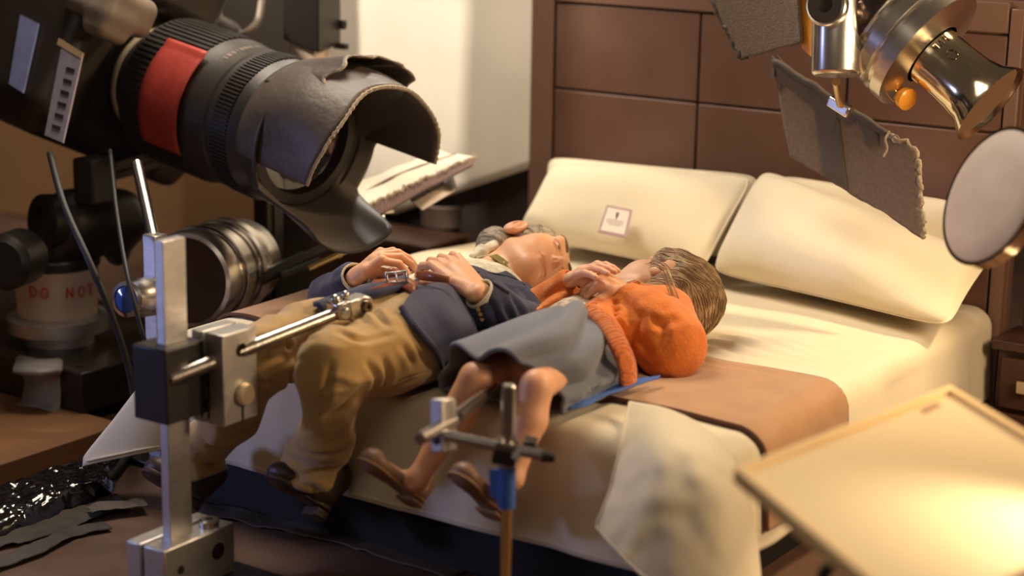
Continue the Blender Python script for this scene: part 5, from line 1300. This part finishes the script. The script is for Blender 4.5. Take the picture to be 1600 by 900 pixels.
MB().lathe(kn, unit(CU * -.5 + CR * .55 - CD * .9), [(-.03, .016), (-.004, .018), (0, .028), (.018, .030), (.022, .024), (.022, 0)], 24, False).build('orange_knob', M['gel'], t)
MB().prism([D(1378, 140, dL), D(1402, 142, dL - .03), D(1396, 160, dL - .03)], V(0, .03, 0)).build('knob_bracket', M['snoot'], t, bevel=.002)
MB().prism([D(1243, -40, dL + .10), D(1280, -40, dL + .06), D(1272, 92, dL + .06), D(1254, 76, dL + .10)], CD * .006).build('gel_sheet', M['gel'], t)
b0 = D(1308, 136, dL - .03); b1 = D(1313, 163, dL + .10)
MB().cyl(b0 - (b1 - b0) * .3, b1, .011).build('brass_stem', M['brass'], t)
MB().box(D(1313, 166, dL + .12), (.075, .03, .032), frame(D(1433, 237, 5.0) - D(1209, 94, 5.3))).build('spring_clip', M['chrome'], t, bevel=.006)
# boom and stand of the lamp (out of frame to the right)
sx_, sy_ = 2.30, -.45
MB().tube([k1, k1 + V(0, 0, .30), V(sx_, sy_, k1[2] + .42)], .02, 12).build('boom', M['steel'], t)
MB().cyl(V(sx_, sy_, 0), V(sx_, sy_, k1[2] + .46), .025).cyl(V(sx_, sy_, 0), V(sx_, sy_, .03), .16).build('stand_pole', M['steel'], t)

# ------------------------------------------------------------------ round diffuser at the right
dc = D(1553, 308, 4.15); dn = unit(-CD * .36 - CR * .86 + CU * .30)
t = thing('round_diffuser', 'round frosted diffuser disc facing the chrome lamp at the right edge', 'diffuser', V(dc[0] + .35, dc[1], 0))
MB().lathe(dc - dn * .012, dn, [(0, 0), (0, .150), (.006, .158), (.020, .158), (.026, .150), (.030, .10), (.034, 0)], 56, False, ref=(0, 0, 1)).build('disc', M['frost'], t, smooth=60)
MB().lathe(dc - dn * .02, dn, [(0, .156), (0, .164), (.030, .164), (.030, .156)], 56, False).build('rim', M['snoot'], t)
hp_ = dc + CU * .14 + CR * .06 ; MB().tube([hp_, hp_ + CR * .12 + CU * .04, V(dc[0] + .42, dc[1] + .05, hp_[2] + .02)], .014, 10).build('holder', M['chrome'], t)
MB().cyl(V(dc[0] + .42, dc[1] + .05, 0), V(dc[0] + .42, dc[1] + .05, hp_[2] + .05), .018).cyl(V(dc[0] + .42, dc[1] + .05, 0), V(dc[0] + .42, dc[1] + .05, .02), .12).build('stand_pole', M['steel'], t)

# ------------------------------------------------------------------ cream reflector board at lower right
qa, qb, qd = D(1146, 738, 3.28), D(1483, 607, 3.72), D(1440, 985, 2.72)
qc = qb + (qd - qa); bn = unit(np.cross(qb - qa, qd - qa)); bn = bn if bn[2] > 0 else -bn
t = thing('reflector_board', 'large cream reflector board with raised rim tilted across the lower right corner', 'reflector', V((qa[0] + qc[0]) / 2, (qa[1] + qc[1]) / 2, 0))
e1_, e2_ = unit(qb - qa), unit(qd - qa); Lx, Ly = np.linalg.norm(qb - qa), np.linalg.norm(qd - qa)
def rb(x_, y_, h_=0): return qa + e1_ * x_ + e2_ * y_ + bn * h_
pn_ = MB().prism([rb(.008, .008), rb(Lx - .008, .008), rb(Lx - .008, Ly - .008), rb(.008, Ly - .008)], -bn * .012).build('panel', M['board'], t)
w_ = .020
mb = MB()
for a, b_, c, d in ((0, 0, Lx, w_), (0, Ly - w_, Lx, Ly), (0, w_, w_, Ly - w_), (Lx - w_, w_, Lx, Ly - w_)): mb.prism([rb(a, b_, .010), rb(c, b_, .010), rb(c, d, .010), rb(a, d, .010)], -bn * .030)
mb.build('rim', M['boardrim'], t, bevel=.003)
MB().prism([rb(Lx * .80, .040, .003), rb(Lx * .88, .036, .003), rb(Lx * .885, .052, .003), rb(Lx * .80, .056, .003)], -bn * .002).build('sticker', M['suede'], pn_)
cc_ = (qa + qc) / 2 - bn * .03
MB().tube([cc_, cc_ - V(0, 0, .12), V(cc_[0], cc_[1], .02)], .02, 12).build('stand_pole', M['black'], t)
MB().cyl(V(cc_[0], cc_[1], 0), V(cc_[0], cc_[1], .03), .16).build('foot', M['black'], t)
MB().tube(spline([cc_ - V(0, 0, .06), D(1400, 852, 3.35), D(1340, 872, 3.4), D(1290, 892, 3.4), D(1280, 960, 3.4)], 24), .012, 8).build('bent_arm', M['black'], t)
_m = M['cleartape'].node_tree.nodes['Principled BSDF']; _m.inputs['Alpha'].default_value = .72
# ================================================================== let the soft cover give way under the figures
def settle():
    bp = [o for r in (man, wom) for o in list(r.children) + [c for k in r.children for c in k.children] if o.type == 'MESH']
    vs = []; ps = []
    for o in bp:
        L = Vector(_wloc(o)); b = len(vs); vs += [L + v.co for v in o.data.vertices]; ps += [tuple(b + i for i in p.vertices) for p in o.data.polygons]
    B = BVHTree.FromPolygons(vs, ps)
    def drop(Gx, gap):
        nu, nv = Gx.shape[:2]; dz = np.zeros((nu, nv))
        for i in range(nu):
            for j in range(nv):
                p = Gx[i, j]
                if p[2] < .36 or p[1] > -.3: continue
                q = B.ray_cast(Vector((p[0], p[1], .30)), Vector((0, 0, 1)), .35)
                if q[0] is not None and q[0].z < p[2] + gap: dz[i, j] = q[0].z - gap - p[2]
        z0 = dz.copy()
        for _ in range(6):
            s = dz.copy(); s[1:-1, 1:-1] = (dz[1:-1, 1:-1] * 2 + dz[:-2, 1:-1] + dz[2:, 1:-1] + dz[1:-1, :-2] + dz[1:-1, 2:]) / 6; dz = np.minimum(s, z0)
        return np.maximum(dz, -.058)
    return drop
_drop = settle()
dz = _drop(Gs, .024); co = cover_o.data.vertices
for k, d_ in enumerate(dz.ravel()):
    if d_ < 0: co[k].co.z += d_
dz2 = _drop(Gr, .010); dsub = dz[i0:i1, j0:j1]; dz2 = np.maximum(np.minimum(dz2, dsub), dsub) ; co = runner_o.data.vertices
for k, d_ in enumerate(dz2.ravel()):
    if d_ < 0: co[k].co.z += d_
# ================================================================== lights
def area(name, loc, target, size, power, color, sy=None):
    l = bpy.data.lights.new(name, 'AREA'); l.energy = power; l.color = color; l.size = size
    if sy: l.shape = 'RECTANGLE'; l.size_y = sy
    o = bpy.data.objects.new(name, l); COL.objects.link(o); o.location = tuple(loc)
    o.rotation_euler = (Vector(tuple(target)) - Vector(tuple(loc))).to_track_quat('-Z', 'Y').to_euler(); return o
def spot(name, loc, target, power, color, ang, blend=.5, rad=.05):
    l = bpy.data.lights.new(name, 'SPOT'); l.energy = power; l.color = color; l.spot_size = math.radians(ang); l.spot_blend = blend; l.shadow_soft_size = rad
    o = bpy.data.objects.new(name, l); COL.objects.link(o); o.location = tuple(loc)
    o.rotation_euler = (Vector(tuple(target)) - Vector(tuple(loc))).to_track_quat('-Z', 'Y').to_euler(); return o
WARM = (1.0, .72, .42); SOFT = (1.0, .86, .68); COOL = (.55, .68, 1.0)
spot('key_light', V(3.0, .6, 3.0), V(.9, -1.0, .45), 440, WARM, 60, .6, .15)
area('soft_light', V(-.4, -.9, 3.2), V(.7, -.7, .45), 1.2, 84, SOFT)
spot('sheet_light', V(-1.6, -1.8, 2.6), V(-.5, .1, 1.1), 300, (1, .86, .68), 40, .8, .1)
spot('board_lamp', D(1750, 610, 3.05), D(1600, 770, 3.05), 11, (1, .82, .58), 100, .9, .05)
area('warm_side', V(3.0, -1.2, 1.3), V(1.3, -.8, .45), .5, 28, WARM)
spot('cool_fill', V(-2.4, -4.2, 1.1), V(.1, -1.9, .35), 170, (.42, .50, 1.0), 34, .8, .25)
area('room_fill', V(2.0, -5.2, 3.0), V(.6, -1.0, .5), 1.6, 12, SOFT)
spot('back_glow', V(-4.2, -.2, 3.2), V(-3.4, 1.2, 0), 170, SOFT, 70, .8, .2)
spot('rim_light', V(-.3, .9, 3.3), D(430, 160, 5.6), 260, (1, .92, .80), 34, .7, .12)
W = bpy.data.worlds.new('room_dark'); W.use_nodes = True; SC.world = W
W.node_tree.nodes['Background'].inputs['Color'].default_value = (1, .72, .50, 1); W.node_tree.nodes['Background'].inputs['Strength'].default_value = .07

# ================================================================== camera
cam = bpy.data.cameras.new('camera'); co = bpy.data.objects.new('camera', cam); COL.objects.link(co)
cam.sensor_width = 36; cam.lens = FPX / 1600 * 36; cam.clip_start = .05; cam.clip_end = 60
co.matrix_world = Matrix(((CR[0], CU[0], -CD[0], CAM[0]), (CR[1], CU[1], -CD[1], CAM[1]), (CR[2], CU[2], -CD[2], CAM[2]), (0, 0, 0, 1)))
cam.dof.use_dof = True; cam.dof.focus_distance = 4.92; cam.dof.aperture_fstop = cam.lens / 1000 / .054
SC.camera = co
vs_ = SC.view_settings; vs_.view_transform = 'Standard'; vs_.look = 'None'; vs_.exposure = 0; vs_.gamma = 1; vs_.use_curve_mapping = False
